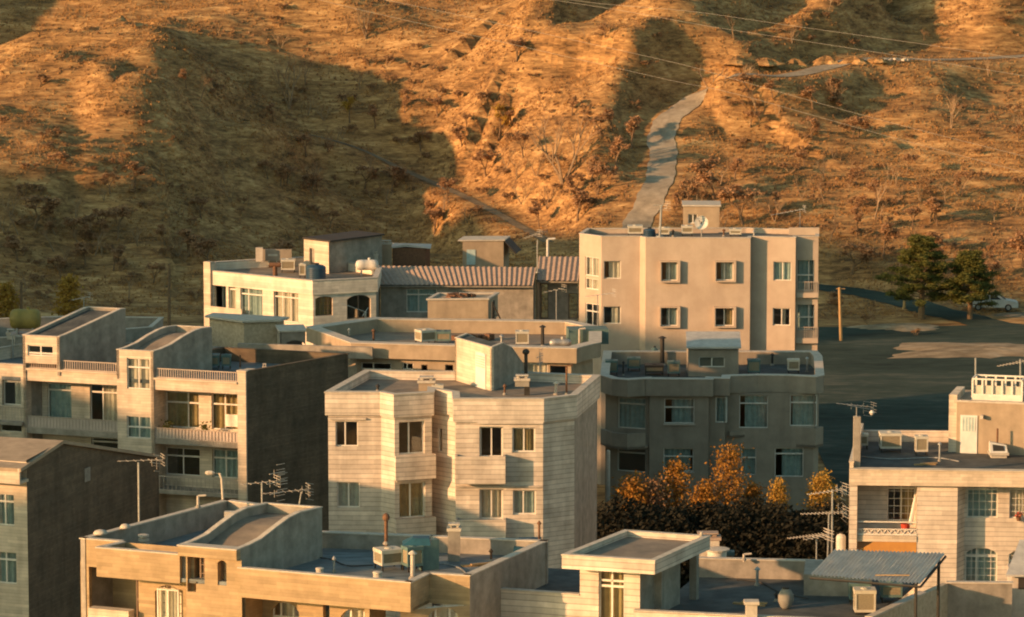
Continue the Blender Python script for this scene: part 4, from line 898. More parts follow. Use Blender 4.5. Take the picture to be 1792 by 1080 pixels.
# ================= white villa back left with big balcony doors
zt = 6.0; T = lambda x, y, z=zt, V=P5: X2(pz(V(x, y), z))
O = [T(72, 338), T(745, 404), T(1155, 384), T(1180, 318), T(770, 250), T(385, 268), T(105, 285)]
b = Bld('villa', 'brightly lit white villa with tall curtained balcony doors at the back left', 'house', O, zt, zt-.55, -9, 'white_wall', band=zt-.95, out=.12, side='cement', sides=(2, 3, 4, 5, 6), roof='roof_tan'); KV = b
F = b.F(0)
b.win(0, P5, 215, 420, 262, 600, curtain='curtain', trans=.2); b.win(0, P5, 290, 435, 430, 650, curtain='blue_curtain', trans=.25, mull=(.33,), cover=(0, 1)); b.win(0, P5, 500, 455, 655, 660, curtain='curtain', trans=.25, mull=(.33, .66))
b.win(0, P5, 125, 410, 200, 590, curtain='blue_curtain', inset=.9)
b.win(1, P5, 762, 500, 872, 622, arch=.15, frame='dark_frame', grille=1, curtain='ochre_curtain'); b.win(1, P5, 962, 490, 1112, 640, arch=.3, frame='dark_frame', mull=(.5,), curtain=None)
b.finish()
m = MB(); q = F.rect(P5, 70, 292, 107, 620, .3); m.ob(F, -.1, .5, -.2, .3, b.zb, q[3]+.1); b.part('pier', m, 'stone_fine')
m = MB(); q = F.rect(P5, 118, 572, 265, 605, .5); m.ob(F, .5, q[1]+.4, .3, .42, q[2]-.3, q[3]); m.ob(F, .5, 5.2, .0, .3, q[2]-.45, q[2]-.3); b.part('balcony', m, 'stone_fine')
m = MB(); q1 = pz(P5(72, 284), zt+.05); 
A = pz(P5(388, 275), zt); m.box((A.x+.25, A.y, zt+.45), (.5, .3, 1.0)); b.part('chimney', m, 'coping')
m = MB(); B2 = pz(P5(595, 262), zt); m.box(((A.x+B2.x)/2+.25, (A.y+B2.y)/2, zt+.35), ((B2.x-A.x), .25, .8), .0); b.part('roof_wall', m, 'grey')
# roof stair hut (white end, grey side)
zr = b.zr; A = pz(P5(692, 335), zr); B = pz(P5(848, 357), zr); F = Fr(X2(A), X2(B)); z1 = zz(F, P5, 770, 148)
r = F.rect(P5, 725, 197, 757, 300); m = MB(); wallpanel(m, F, zr, z1, [(*r, 0)], t=.15); m.build('hut_front', MT['stone_fine'], b.root)
m = MB(); obox(m, X2(A+Vector((.0, .3, 0))), X2(B+Vector((.0, .3, 0))), (3.6, 4.0), zr, z1-.01); qs = Fr(X2(B), (B.x+.0, B.y+.3)); b.part('stair_hut', m, 'cement')
m = MB(); obox(m, (A.x-.1, A.y-.05), (B.x+.1, B.y-.12), (3.7, 4.2), z1, z1+.12); b.part('roof_slab', m, 'dark')

# ================= grey house with pink tiled roofs
z0 = 5.0; A = pz(P6(-125, 428), z0); B = pz(P6(838, 432), z0); F = Fr(X2(A), X2(B)); zR = z0+.9; 
Rl = pz(P6(60, 308), zR); Rr_ = pz(P6(858, 318), zR)
tr = thing('tiled_house', (A.x, A.y, -9), 'grey house under a long pink tiled roof beside the white villa', 'house')
m = MB(); zw = z0-.15; hs2 = [(*F.rect(P6, 40, 452, 232, 600), 0), (*F.rect(P6, 440, 456, 600, 478), 0)]; FI = Fr(F.p(0, -.5), F.p(F.L, -.5)); hs2 = [(*FI.rect(P6, 40, 452, 232, 600), 0)]
wallpanel(m, FI, -9, zw+.1, hs2); G = Fr(FI.p(FI.L), FI.p(FI.L, -6)); wallpanel(m, G, -9, zw+.1, []); m.build('wall', MT['cement'], tr); window(tr, FI, hs2[0], trans=.25, mull=(.4,), curtain='blue_curtain')
def tileroof(a, b_, c_, d_, parent, name='roof'):    # eaves a-b, ridge d-c
    mb = MB(); a, b_, c_, d_ = map(Vector, (a, b_, c_, d_)); n = int((b_-a).length/.33); m_ = 8; up = (b_-a).cross(d_-a).normalized(); up = up if up.z > 0 else -up
    cols = []
    for i in range(n*4+1):
        t = i/(n*4); lift = up*(.032*math.sin(t*n*2*math.pi)); col = []
        for j in range(m_+1):
            s_ = j/m_; p = a.lerp(b_, t).lerp(d_.lerp(c_, t), s_)+lift+up*(.03*(1-(s_*m_*1.0 % 1)))
            col.append(tuple(p))
        cols.append(col)
    for col in cols: mb.v += col
    for i in range(len(cols)-1):
        for j in range(m_): k = i*(m_+1)+j; mb.f.append((k, k+m_+1, k+m_+2, k+1))
    th = MB(); q = up*-.15; th.hull([a+q, b_+q, c_+q, d_+q], [a-up*.08, b_-up*.08, c_-up*.08, d_-up*.08]); o = mb.build(name, MT['tile'], parent); th.build('eaves_board', MT['cement'], o)
    bk_ = MB(); e2 = (d_-a); e2.z = -e2.z; bk_.face([d_, c_, c_+e2, d_+e2]); bk_.build('rear_slope', MT['tile'], o)
    return o
tileroof((A.x, A.y, z0), (B.x, B.y, z0), (Rr_.x, Rr_.y, zR), (Rl.x-3, Rl.y, zR), tr)
z0 = 5.15; A = pz(P6(860, 400), z0); B = pz(P6(1122, 404), z0); zR = z0+1.22; C2 = pz(P6(1142, 252), zR); D2 = pz(P6(875, 250), zR)
t2 = thing('tiled_annexe', (A.x, A.y, -9), 'small pink tiled roof wing between the long roof and the pink block', 'house')
tileroof((A.x, A.y, z0), (B.x, B.y, z0), (C2.x, C2.y, zR), (D2.x, D2.y, zR), t2)
F = Fr(X2(A+Vector((0, 1.2, 0))), X2(B+Vector((0, 1.2, 0)))); m = MB(); q = [(*F.rect(P6, 885, 420, 935, 640), 0), (*F.rect(P6, 1060, 480, 1120, 640), 0)]; wallpanel(m, F, -9, z0, q); m.build('wall', MT['cement'], t2)
window(t2, F, q[0], frame='dark_frame', curtain=None); window(t2, F, q[1], frame='dark_frame', curtain=None)
m = MB()
for x in (1145, 870): p = pz(P6(x, 640), 3); m.tube([(p.x, A.y+.3, -6), (p.x, A.y+.3, z0-.05)], .12, 6)
m.build('post', MT['tan'], t2)
# rear roof hut with open lean-to, behind the long tiled roof
hz0 = 5.2; A = pz(P6(395, 305), hz0); B = pz(P6(652, 303), hz0); F = Fr(X2(A), X2(B)); z1 = zz(F, P6, 520, 150)
rh = thing('roof_hut', (A.x, A.y, -8), 'tan stair hut with pale blue door standing behind the long tiled roof', 'hut')
m = MB(); obox(m, X2(A), X2(B), (.4, 2.2), -8, z1); m.build('wall', MT['tan'], rh); m = MB(); obox(m, (A.x-.35, A.y-.1), (B.x+.1, B.y-.1), (.4, 2.5), z1, z1+.08); m.build('roof_slab', MT['coping'], rh)
r = F.rect(P6, 420, 205, 475, 300); m = MB(); m.ob(F, r[0], r[1], .001, .04, r[2], r[3]); m.build('door', MT['blue_curtain'], rh)
m = MB(); m.hull([(B.x+.02, B.y, z1-.02), (B.x+.85, B.y, z1-1.0), (B.x+1.2, B.y+2.2, z1-1.0), (B.x+.4, B.y+2.2, z1-.02)], [(B.x+.02, B.y, z1+.06), (B.x+.95, B.y, z1-.92), (B.x+1.3, B.y+2.2, z1-.92), (B.x+.4, B.y+2.2, z1+.06)]); m.build('lean_to_roof', MT['dark'], rh)
z1 = 6.6; A = pz(P5(1250, 300), 5.4); B = pz(P5(1455, 300), 5.4); F = Fr(X2(A), X2(B)); z1 = zz(F, P5, 1350, 195)
dk = thing('roof_shed', (A.x, A.y, -8), 'dark metal shed with a shallow pitched roof behind the white villa', 'shed')
m = MB(); obox(m, X2(A), X2(B), (.3, 2.5), -8, z1); m.build('wall', MT['rust'], dk); m = MB(); mid = F.p(F.L*.4, .1)
m.hull([(A.x-.1, A.y-.1, z1), (mid.x, mid.y, z1+.1), (B.x+.4, B.y-.1, z1-.05), (B.x+.4, B.y+2.6, z1-.05), (A.x-.1, A.y+2.6, z1)], [(A.x-.1, A.y-.1, z1+.06), (mid.x, mid.y, z1+.28), (B.x+.4, B.y-.1, z1+.0), (B.x+.4, B.y+2.6, z1), (A.x-.1, A.y+2.6, z1+.06)]); m.build('roof', MT['corrug'], dk)

# ================= stone shed, yard walls behind the left terrace
A = pz(P5(95, 735), 4.5); B = pz(P5(318, 790), 4.5); Cc = pz(P5(530, 815), 4.5); Bq = pz(P5(318, 650), 6.9); 
zt = 6.6; q = [X2(pz(P5(95, 632), zt)), X2(pz(P5(312, 662), zt)), X2(pz(P5(530, 668), zt)), X2(pz(P5(420, 640), zt)+Vector((.5, 2.5, 0)))]
q[2] = X2(pz(P5(530, 655), zt)); q.append(X2(pz(P5(95, 632), zt)+Vector((.3, 1.0, 0)))); q[3] = (q[2][0]+.3, q[2][1]+.9)
ss = thing('stone_shed', (q[0][0], q[0][1], 0), 'rubble stone shed with a thin slab roof below the white villa', 'shed')
m = MB(); slab(m, q, -6, zt); m.build('wall', MT['rough_stone'], ss); m = MB(); slab(m, offset(q, .25), zt, zt+.12); m.build('roof_slab', MT['coping'], ss)
zt = 6.3; q = [X2(pz(P5(540, 725), zt)), X2(pz(P5(700, 722), zt))]; F = Fr(*q)
nw = thing('niche_wall', (q[0][0], q[0][1], 0), 'shaded wall with an arched dark opening beside the stone shed', 'wall')
m = MB(); r = F.rect(P5, 572, 775, 700, 860); wallpanel(m, F, -6, zt, [(*r, .3)], t=.4); m.ob(F, 0, F.L, -2.5, -2.4, -6, zt); m.ob(F, 0, .1, -2.4, -.0, -6, zt); m.build('wall', MT['cement'], nw); m = MB(); m.ob(F, -.1, F.L+.1, -2.6, .12, zt, zt+.1); m.build('coping', MT['coping'], nw)
# building with the long pale coping behind the left terrace
zt = 6.6; T = lambda x, y, z=zt: X2(pz(V1(x, y), z))
O = [T(-300, 250), T(560, 205), T(1195, 150), T(1285, 73), T(500, 64), T(-300, 92)]
b = Bld('flat_roofed_house', 'long low shaded house with a pale coping behind the left terrace', 'house', O, zt, zt-1.1, -9, 'cement', roof='roof', parmat='cement'); b.finish(); MB_ = b
m = MB(); q = pz(V1(905, 260), b.zr); 
# ================= unseen blocks added off-frame to shade the lower storeys
def plain(name, label, x0, y0, x1, y1, z0, z1, m):
    O = [(x0, y0), (x1, y0), (x1, y1), (x0, y1)]; b = Bld(name, label, 'building', O, z1, z1-.8, z0, m); 
    for i in range(0, 4):
        F = b.F(i); n = int(F.L/3.4)
        for k in range(n):
            for s_ in range(3): a = (k+.5)*F.L/n; zc = z1-2.9-s_*3.1; b.h.setdefault(i, []).append((a-.7, a+.7, zc-.7, zc+.8, 0))
    b.finish(); return b
def leaves(mb, pts, n, spread, size, rnd, flat=.6):
    for k in range(n):
        c = rnd.choice(pts)+Vector((rnd.gauss(0, spread), rnd.gauss(0, spread), rnd.gauss(0, spread*flat)))
        a = Vector((rnd.uniform(-1, 1), rnd.uniform(-1, 1), rnd.uniform(-.7, .7))).normalized(); b = a.cross(Vector((rnd.uniform(-1, 1), rnd.uniform(-1, 1), rnd.uniform(-1, 1)))).normalized()
        s = size*rnd.uniform(.6, 1.4); mb.face([c-a*s-b*s*.35, c+a*s*.2-b*s*.6, c+a*s, c-a*s*.1+b*s*.6])
SH = [(-94, 128, -80, 147, 23.0, 'tan', 'tan block outside the frame, southernmost of the added shading row'),
      (-94, 148.5, -80, 157.5, 16.5, 'stone_fine', 'narrow cream block added outside the frame for shade, next to the southernmost'),
      (-94, 159, -80, 168, 17.8, 'grey', 'narrow grey block outside the frame, third of the added shading row'),
      (-94, 169.5, -80, 184, 17.0, 'pink', 'low pink block outside the frame, fourth of the added shading row'),
      (-94, 185, -80, 197, 18.6, 'tan', 'tan block added outside the frame for shade, beside the tallest one'),
      (-94, 198, -80, 222, 25.0, 'stone_fine', 'tallest and longest cream block added for shade outside the frame to the left'),
      (-94, 223.5, -80, 238, 16.5, 'grey', 'low grey block outside the frame, northernmost of the added shading row')]
for x0, y0, x1, y1, z1, m_, lb_ in SH: plain('apartment_building', lb_, x0, y0, x1, y1, -9, z1, m_)

# ---------------------------------------------------------------- rooftop things
def item(V, x, y, z):            # pixel of a base point on height z -> location, metres per photo pixel
    p = pz(V(x, y), z); return p, p.y/FPX/math.cos(PIT)*1.0
def sc_(V): return V(1, 0)[0]-V(0, 0)[0]
def cooler(V, x0, y0, x1, y1, z, label, m='cooler', rz=0., legs=.22, dpt=None, group='evaporative coolers on the roofs', name='air_cooler'):
    p, k = item(V, (x0+x1)/2, y1, z); W = (x1-x0)*sc_(V)*k*.86; H = (y1-y0)*sc_(V)*k*.93; D = dpt or min(1.0, W*.9); legs = min(legs, H*.3)
    p = p+Vector((0, D/2, 0)); t = thing(name, p, label, 'air cooler', group); t.rotation_euler.z = rz
    def loc(mb, nm, mt): # build at origin, then parent
        me_ = mb.build(nm, MT[mt]); me_.parent = t; return me_
    mb = MB(); w2, d2 = W/2, D/2; zb = legs; g = .07
    mb.box((0, 0, zb+.05), (W, D, .1)); mb.box((0, 0, H-.07), (W+.04, D+.04, .14))
    for sx_ in (-1, 1):
        for sy_ in (-1, 1): mb.box((sx_*(w2-g/2), sy_*(d2-g/2), (zb+.1+H-.14)/2), (g, g, H-.24-zb))
    loc(mb, 'body', m)
    for nm, c, s_ in (('louvre', (0, -d2+.05), (W-2*g, .03)), ('louvre', (0, d2-.05), (W-2*g, .03)), ('louvre', (-w2+.05, 0), (.03, D-2*g)), ('louvre', (w2-.05, 0), (.03, D-2*g))):
        mb = MB(); mb.box((c[0], c[1], (zb+H-.04)/2), (s_[0], s_[1], H-.24-zb)); n = max(3, int((H-zb)/.1))
        for q in range(n):
            zc = zb+.12+(H-.3-zb)*(q+.5)/n; o = 1.35
            mb.box((c[0]*1.02, c[1]*1.02, zc), (s_[0]*(1 if s_[0] > .1 else 2), s_[1]*(1 if s_[1] > .1 else 2), .02))
        loc(mb, nm, 'louvre')
    for sx_ in (-1, 1):
        for sy_ in (-1, 1): mb = MB(); mb.box((sx_*(w2-.05), sy_*(d2-.05), zb/2), (.05, .05, zb)); loc(mb, 'leg', 'dark')
    mb = MB(); mb.lathe((0, 0, 0), [(.16, H), (.16, H+.03), (.05, H+.05)], 10); loc(mb, 'cap', m)
    return t
def vent(V, x, y0, y1, z, label, r=.07, m='metal', cap='hat', tilt=0, name='vent_pipe', group='flues and vent pipes'):
    p, k = item(V, x, y1, z); H = (y1-y0)*sc_(V)*k; t = thing(name, p, label, 'vent pipe', group)
    top = Vector((tilt*H, 0, H)); mb = MB(); mb.tube([(0, 0, -.05), top*.95], r, 8); o = mb.build('pipe', MT[m]); o.parent = t
    mb = MB()
    if cap == 'hat': mb.lathe((top.x, 0, H-.14), [(r*1.2, 0), (r*2.1, .03), (r*2.0, .06), (r*.4, .16)], 12)
    elif cap == 'T': mb.tube([(top.x-r*2.6, 0, H), (top.x+r*2.6, 0, H)], r*1.05, 8)
    elif cap == 'H':
        mb.tube([(top.x-r*2.4, 0, H-.1), (top.x+r*2.4, 0, H-.1)], r*.9, 8)
        for s_ in (-1, 1): mb.tube([(top.x+s_*r*2.4, 0, H-.32), (top.x+s_*r*2.4, 0, H+.1)], r*1.1, 8)
    elif cap == 'arm': mb.tube([(top.x, 0, H-.03), (top.x+r*6, 0, H)], r*.8, 8)
    elif cap == 'ball': mb.lathe((top.x, 0, H-.1), [(r*.5, -.06), (r*1.9, .02), (r*2.1, .12), (r*1.5, .22), (r*.3, .27)], 12)
    if mb.v: o = mb.build('cowl', MT[m]); o.parent = t
    mb = MB(); mb.lathe((0, 0, 0), [(r*1.9, 0), (r*1.9, .05), (r*1.1, .12)], 10); o = mb.build('collar', MT['cement']); o.parent = t
    return t
def chimney(V, x0, y0, x1, y1, z, label, m='cement', cap='coping', name='chimney', group=None, dpt=.5):
    p, k = item(V, (x0+x1)/2, y1, z); W = (x1-x0)*sc_(V)*k; H = (y1-y0)*sc_(V)*k*.97; t = thing(name, p+Vector((0, dpt/2, 0)), label, 'chimney', group)
    mb = MB(); mb.box((0, 0, H/2-.06), (W*.86, dpt*.86, H-.12)); o = mb.build('stack', MT[m]); o.parent = t
    mb = MB(); mb.box((0, 0, H-.06), (W, dpt, .12)); o = mb.build('cap', MT[cap]); o.parent = t
    mb = MB()
    for s_ in (-1, 1): mb.box((s_*W*.25, 0, H+.06), (W*.16, dpt*.4, .12))
    mb.box((0, 0, H+.14), (W*.8, dpt*.7, .05)); o = mb.build('cowl', MT[cap]); o.parent = t
    return t
def tank_h(V, x0, y0, x1, y1, z, label, m='white_tank', rz=0, leg=.25, group=None, fat=1.0):
    p, k = item(V, (x0+x1)/2, y1, z); L_ = (x1-x0)*sc_(V)*k; H = (y1-y0)*sc_(V)*k; r = (H-leg)/2*fat; t = thing('water_tank', p+Vector((0, r, 0)), label, 'water tank', group); t.rotation_euler.z = rz
    h = L_/2; pr = [(r*.25, -h), (r*.72, -h+.06), (r*.93, -h+.16), (r, -h+.32), (r*1.02, -h*.3), (r, -h*.28), (r, h*.28), (r*1.02, h*.3), (r, h-.32), (r*.93, h-.16), (r*.72, h-.06), (r*.25, h)]
    mb = MB(); mb.lathe((0, 0, leg+r), pr, 24, 'X'); o = mb.build('drum', MT[m], smooth=True); o.parent = t
    for s_ in (-1, 1): mb = MB(); mb.box((s_*h*.5, 0, (leg+.1)/2), (.09, r*1.3, leg+.1)); o = mb.build('cradle', MT['metal']); o.parent = t
    mb = MB(); mb.tube([(h*.2, 0, leg+2*r-.02), (h*.2, 0, leg+2*r+.14)], .1, 8); o = mb.build('neck', MT[m]); o.parent = t
    return t
def tank_v(V, x0, y0, x1, y1, z, label, m='blue_tank', group=None, bulge=1.0):
    p, k = item(V, (x0+x1)/2, y1, z); r = (x1-x0)*sc_(V)*k/2; H = (y1-y0)*sc_(V)*k; t = thing('water_tank', p+Vector((0, r, 0)), label, 'water tank', group)
    pr = [(r*.92, 0), (r, .04)]
    for q in range(6): zq = .08+(H*.8-.08)*q/6; pr += [(r, zq), (r*1.03, zq+.03), (r, zq+.07)]
    pr += [(r*.98, H*.82), (r*.75, H*.92), (r*.3, H*.96), (r*.3, H), (r*.1, H)]
    mb = MB(); mb.lathe((0, 0, 0), pr, 24); o = mb.build('drum', MT[m], smooth=True); o.parent = t
    mb = MB(); mb.lathe((0, 0, 0), [(r*.34, H), (r*.34, H+.06), (r*.1, H+.08)], 14); o = mb.build('lid', MT['dark']); o.parent = t
    return t
def antenna(V, x, y0, y1, booms, Y, label, m='frame', r=.025, lean=0, zb=None, group='television antennas'):
    """mast from (x,y1) up to (x,y0) at distance Y; booms: (xa, ya, xb, yb, kind, n) in the same view"""
    P = lambda a, b: pY(V(a, b), Y)
    b0 = P(x, y1); top = P(x+lean, y0)
    if zb is not None: b0 = Vector((b0.x, Y, zb))
    t = thing('tv_antenna', b0, label, 'antenna', group); mb = MB(); mb.tube([b0, top], r, 6); mb.tube([b0, b0+Vector((0, 0, .06))], r*3, 8); mb.build('mast', MT['wood' if m == 'wood' else 'metal'], t)
    for xa, ya, xb, yb, kind, n in booms:
        a, b = P(xa, ya), P(xb, yb); a.y -= .35; b.y += .35; mb = MB(); mb.tube([a, b], .018, 5)
        d = (b-a).normalized(); s_ = d.cross(Vector((0, 0, 1))).normalized()
        for q in range(n):
            c = a.lerp(b, (q+.3)/n); l = .16+.22*(q/n)
            if kind == 'yagi': mb.tube([c-s_*l, c+s_*l], .011, 4)
            else: mb.tube([c-Vector((0, 0, l)), c+Vector((0, 0, l))], .012, 4)
        if kind == 'yagi':      # reflector grid at the end
            for q in (-.22, -.1, .1, .22): mb.tube([b-s_*.35+Vector((0, 0, q)), b+s_*.35+Vector((0, 0, q))], .012, 4)
            mb.tube([b-Vector((0, 0, .25)), b+Vector((0, 0, .25))], .012, 4)
        if kind == 'comb':
            for q in (-.35, -.12, .12, .35): mb.tube([b-d*.5+Vector((0, 0, q)), b+Vector((0, 0, q))], .014, 4)
        o = mb.build('boom', MT[m], t)
    return t
# --- roof of the white block
zr = C_.zr; RF = 'on the roof of the central white block'
chimney(V4, 487, 232, 572, 283, zr, 'square tan chimney box behind the left parapet of the white block', m='tan', dpt=.9)
cooler(V4, 552, 252, 612, 284, zr, 'low pale cooler box beside the tan chimney box on the white block', legs=.08)
chimney(V4, 943, 222, 1020, 262, zr+.6, 'pale hooded flue box raised behind the front parapet of the white block', dpt=.6)
m = MB(); p, k = item(V4, 1005, 305, zr); m.box((p.x, p.y+.3, zr+.35), (.28, .28, .7)); tag(m.build('flue_post', MT['dark'], origin=(p.x, p.y+.3, zr)), 'short dark post under the hooded flue box on the white block', 'post')
vent(V4, 1143, 236, 300, zr, 'short capped vent pipe near the right front corner of the white block', r=.08, m='coping')
vent(V4, 1192, 158, 300, zr, 'slender rusty flue at the right corner of the white block', r=.05, m='rust', cap='arm')
antenna(V4, 1066, 95, 232, [(1050, 120, 1082, 118, 'comb', 3), (1052, 150, 1080, 148, 'comb', 2)], 203.0, 'upright lattice antenna behind the stair hut of the white block', m='metal')
vent(V4, 1000, 95, 260, zr, 'dark bent flue with a ball cowl behind the stair hut of the white block', r=.09, m='dark', cap='ball')
# --- pink block roof
zr = PK.zr
cooler(P7, 350, 195, 455, 268, zr, 'straw coloured cooler on the pink block, left of the blue drum', m='cooler')
tank_v(P7, 455, 218, 530, 272, zr, 'blue drum between two coolers on the pink block')
cooler(P7, 545, 208, 622, 270, zr, 'white cooler at the foot of the lit mast on the pink block')
antenna(P7, 556, 70, 268, [(512, 66, 608, 70, 'yagi', 3), (545, 95, 600, 85, 'yagi', 2)], 267.0, 'pale thick mast with small crossbars on the pink block', m='coping', r=.085, lean=10)
t = thing('satellite_dish', pz(P7(820, 268), zr), 'round white dish standing before the roof room of the pink block', 'satellite dish')
mb = MB(); c0 = Vector((0, .0, .95)); ax = Vector((-.25, -1, .3)).normalized(); a_ = ax.orthogonal().normalized(); b_ = ax.cross(a_); rings = []
for rr_, hh_ in ((.04, 0), (.2, .03), (.36, .08), (.48, .15)):
    for q in range(20): tt = q*math.pi/10; mb.v.append(tuple(c0+a_*rr_*math.cos(tt)+b_*rr_*math.sin(tt)+ax*hh_))
for k in range(3):
    for q in range(20): u = (q+1) % 20; mb.f.append((k*20+q, k*20+u, (k+1)*20+u, (k+1)*20+q))
mb.f.append(tuple(range(20))); o = mb.build('reflector', MT['white_tank'], smooth=True); o.parent = t
mb = MB(); mb.tube([(0, .15, 0), (0, .1, .95)], .05, 6); o = mb.build('post', MT['metal']); o.parent = t
mb = MB(); mb.tube([tuple(c0-b_*.5+ax*.1), tuple(c0+ax*.75)], .02, 5); mb.box(tuple(c0+ax*.78), (.1, .1, .1)); o = mb.build('feed_arm', MT['metal']); o.parent = t
cooler(P7, 992, 216, 1075, 268, zr, 'cooler at the right rear of the pink roof', m='cooler')
cooler(P7, 690, 195, 770, 266, zr, 'tan cooler just left of the round white dish', m='cooler', legs=.3)
# --- grey shaded block roof
zr = GB.zr
for (x0, y0, x1, y1, l_, m_) in ((225, 150, 312, 236, 'green cooler standing high at the left of the shaded roof', 'cooler_green'), (462, 172, 545, 268, 'tallest green cooler, just left of the slab roofed hut', 'cooler_green'), (95, 165, 178, 262, 'dim cooler in the left corner of the shaded roof', 'cooler_green'), (325, 195, 452, 262, 'wide low dark cooler between two taller ones on the shaded roof', 'dark'), (1172, 160, 1252, 250, 'grey framed cooler at the right of the shaded roof', 'cooler'), (935, 160, 1020, 262, 'dark green cooler right of the slab roofed hut', 'cooler_green')):
    cooler(V5, x0, y0, x1, y1, zr, l_, m=m_)
tank_v(V5, 368, 95, 412, 190, zr, 'teal drum behind the coolers of the shaded roof', m='cooler_green')
vent(V5, 435, 28, 200, zr, 'dark stubby flue with a hat rising over the shaded roof', r=.14, m='dark')
# --- tan house roof
zr = TH.zr
cooler(P5, 1395, 706, 1515, 806, zr, 'tall cream cooler below the stilted roof room, left of a pair', m='cooler', rz=.5)
cooler(P5, 1515, 714, 1622, 803, zr, 'dull cooler right of the pair below the stilted roof room', m='cooler_green')
cooler(P6, 722, 712, 818, 822, zr, 'cream cooler at the right half of the tan roof', m='cooler')
vent(P6, 898, 680, 815, zr, 'dark thick pipe behind the right parapet of the tan roof', r=.1, m='dark')
vent(P6, 1130, 700, 805, zr, 'pale pipe at the right corner of the tan roof', r=.06, m='coping', cap='arm')
tank_h(P6, 940, 770, 1080, 830, zr, 'grey tank lying behind the right parapet of the tan roof', m='metal', leg=.1)
m = MB(); p = pz(P6(1180, 790), zr); m.box((p.x, p.y, zr+.45), (2.4, 1.6, .9), .1); tag(m.build('covered_crate', MT['cooler_green'], origin=(p.x, p.y, zr)), 'large teal covered crate in the right corner of the tan roof', 'crate')
m = MB(); p = pz(P6(450, 775), zr)
for k in range(9): m.box((p.x-.9+k*.25, p.y+random.uniform(-.2, .2), zr+.12+random.random()*.1), (.4, .5, .2+random.random()*.15), random.random())
tag(m.build('rubble_heap', MT['rust'], origin=(p.x, p.y, zr)), 'low heap of scrap below the stilted roof room', 'rubble')
vent(P5, 975, 700, 740, TH.zr+.5, 'tiny pale vent by the left wall of the tan roof', r=.05, m='coping')
# --- white villa roof
zr = KV.zr
cooler(P5, 462, 226, 528, 318, zr, 'sunlit cooler furthest left behind the villa parapet')
cooler(P5, 540, 262, 640, 352, zr, 'wide cooler in the middle of the villa roof')
cooler(P5, 658, 288, 704, 386, zr, 'narrow bright cooler touching the dark drum on the villa roof')
tank_v(P5, 702, 302, 826, 400, zr, 'dark blue ribbed drum at the villa roof corner')
vent(P5, 510, 300, 386, zr, 'rusty elbowed flue near the villa front parapet', r=.16, m='rust', cap='T')
tank_h(P5, 1015, 272, 1160, 374, zr, 'white horizontal water tank on legs at the right of the villa roof', rz=.1, leg=.4)
chimney(P5, 1175, 158, 1248, 300, zr, 'tall tan chimney shaft beside the horizontal tank', m='tan')
chimney(P5, 1115, 232, 1160, 290, zr+.3, 'small pale chimney between tank and tall shaft', m='coping')
# --- left terrace roofs
zr = D1.zr
cooler(V2, 478, 190, 590, 276, zr, 'green cooler on the right terrace roof, left of the pair', m='cooler_green'); cooler(V2, 592, 188, 652, 276, zr, 'green cooler on the right terrace roof, right of the pair', m='cooler_green')
vent(V2, 700, 190, 275, zr, 'thin rusty pipe on the right terrace roof', r=.05, m='rust', cap='')
m = MB(); p = pz(V2(760, 205), zr); p.z = zr; m.box((p.x+3.2, p.y, zr+.35), (8.2, .25, .7), -.2); tag(m.build('roof_wall', MT['cement'], origin=(p.x, p.y, zr)), 'low cement dividing wall across the right terrace roof', 'wall')
chimney(V2, 822, 258, 846, 292, D1.zr, 'tiny pale stub on the side parapet of the right terrace', m='coping', cap='coping', dpt=.25)
zr = D0.zr
tank_v(V1, 640, 290, 730, 405, zr, 'dark teal drum with arched top beside the curved roof hatch', m='cooler_green'); tank_h(V1, 745, 285, 925, 400, zr, 'rusty red tank on a pale stand beside the teal drum', m='rust', leg=.45)
vent(V1, 905, 70, 270, zr, 'thick dark flue between the two terrace roof hatches', r=.13, m='dark')
tank_h(V1, 68, 20, 315, 205, D0.zr+1.2, 'large yellow water tank above the left terrace', m='yellow_tank', leg=.25, fat=1.05)
chimney(V1, 46, 185, 116, 245, D0.zr+.4, 'small sunlit box with a slot left of the yellow tank', m='coping')
p = pz(V1(190, 205), D0.zr+1.2); m = MB()
for dx in (-.7, .7):
    for dy in (.1, 1.2): m.tube([(p.x+dx, p.y+dy, D0.zr-1), (p.x+dx, p.y+dy, D0.zr+1.2)], .05, 6)
m.box((p.x, p.y+.65, D0.zr+1.15), (1.7, 1.3, .08)); tag(m.build('tank_stand', MT['metal'], origin=(p.x, p.y, D0.zr)), 'metal stand under the large yellow tank', 'stand')
# --- yellow brick house roof
zr = zlo-.6
cooler(V8, 605, 425, 792, 582, zr, 'large grey cooler in the middle of the yellow house roof', m='cooler', rz=.45)
cooler(V8, 795, 402, 932, 590, zr, 'second cooler, behind the white vent of the yellow house', m='cooler_green', rz=.45)
m = MB(); p = pz(V8(975, 585), zr); m.box((p.x, p.y+.4, zr+.6), (.7, .4, 1.2), .4); tag(m.build('tarp_cover', MT['cooler_green'], origin=(p.x, p.y, zr)), 'upright teal sheet leaning beside the coolers of the yellow house', 'sheet')
m = MB(); p = pz(V8(900, 400), zr+1.5); m.hull([(p.x-.6, p.y, zr+1.45), (p.x+.5, p.y, zr+1.45), (p.x+.5, p.y+.7, zr+1.5), (p.x-.6, p.y+.7, zr+1.5)], [(p.x-.2, p.y+.1, zr+1.72), (p.x+.45, p.y+.1, zr+1.7), (p.x+.45, p.y+.6, zr+1.72), (p.x-.2, p.y+.6, zr+1.72)]); tag(m.build('blue_cover', MT['blue_tarp'], origin=(p.x, p.y, zr)), 'folded blue tarpaulin over the second cooler', 'tarpaulin')
chimney(V8, 1098, 280, 1196, 520, zr, 'tall mossy cement chimney near the back of the yellow house roof', dpt=.6)
vent(V8, 866, 440, 636, zr+.2, 'white collared vent pipe in front of the coolers', r=.085, m='coping')
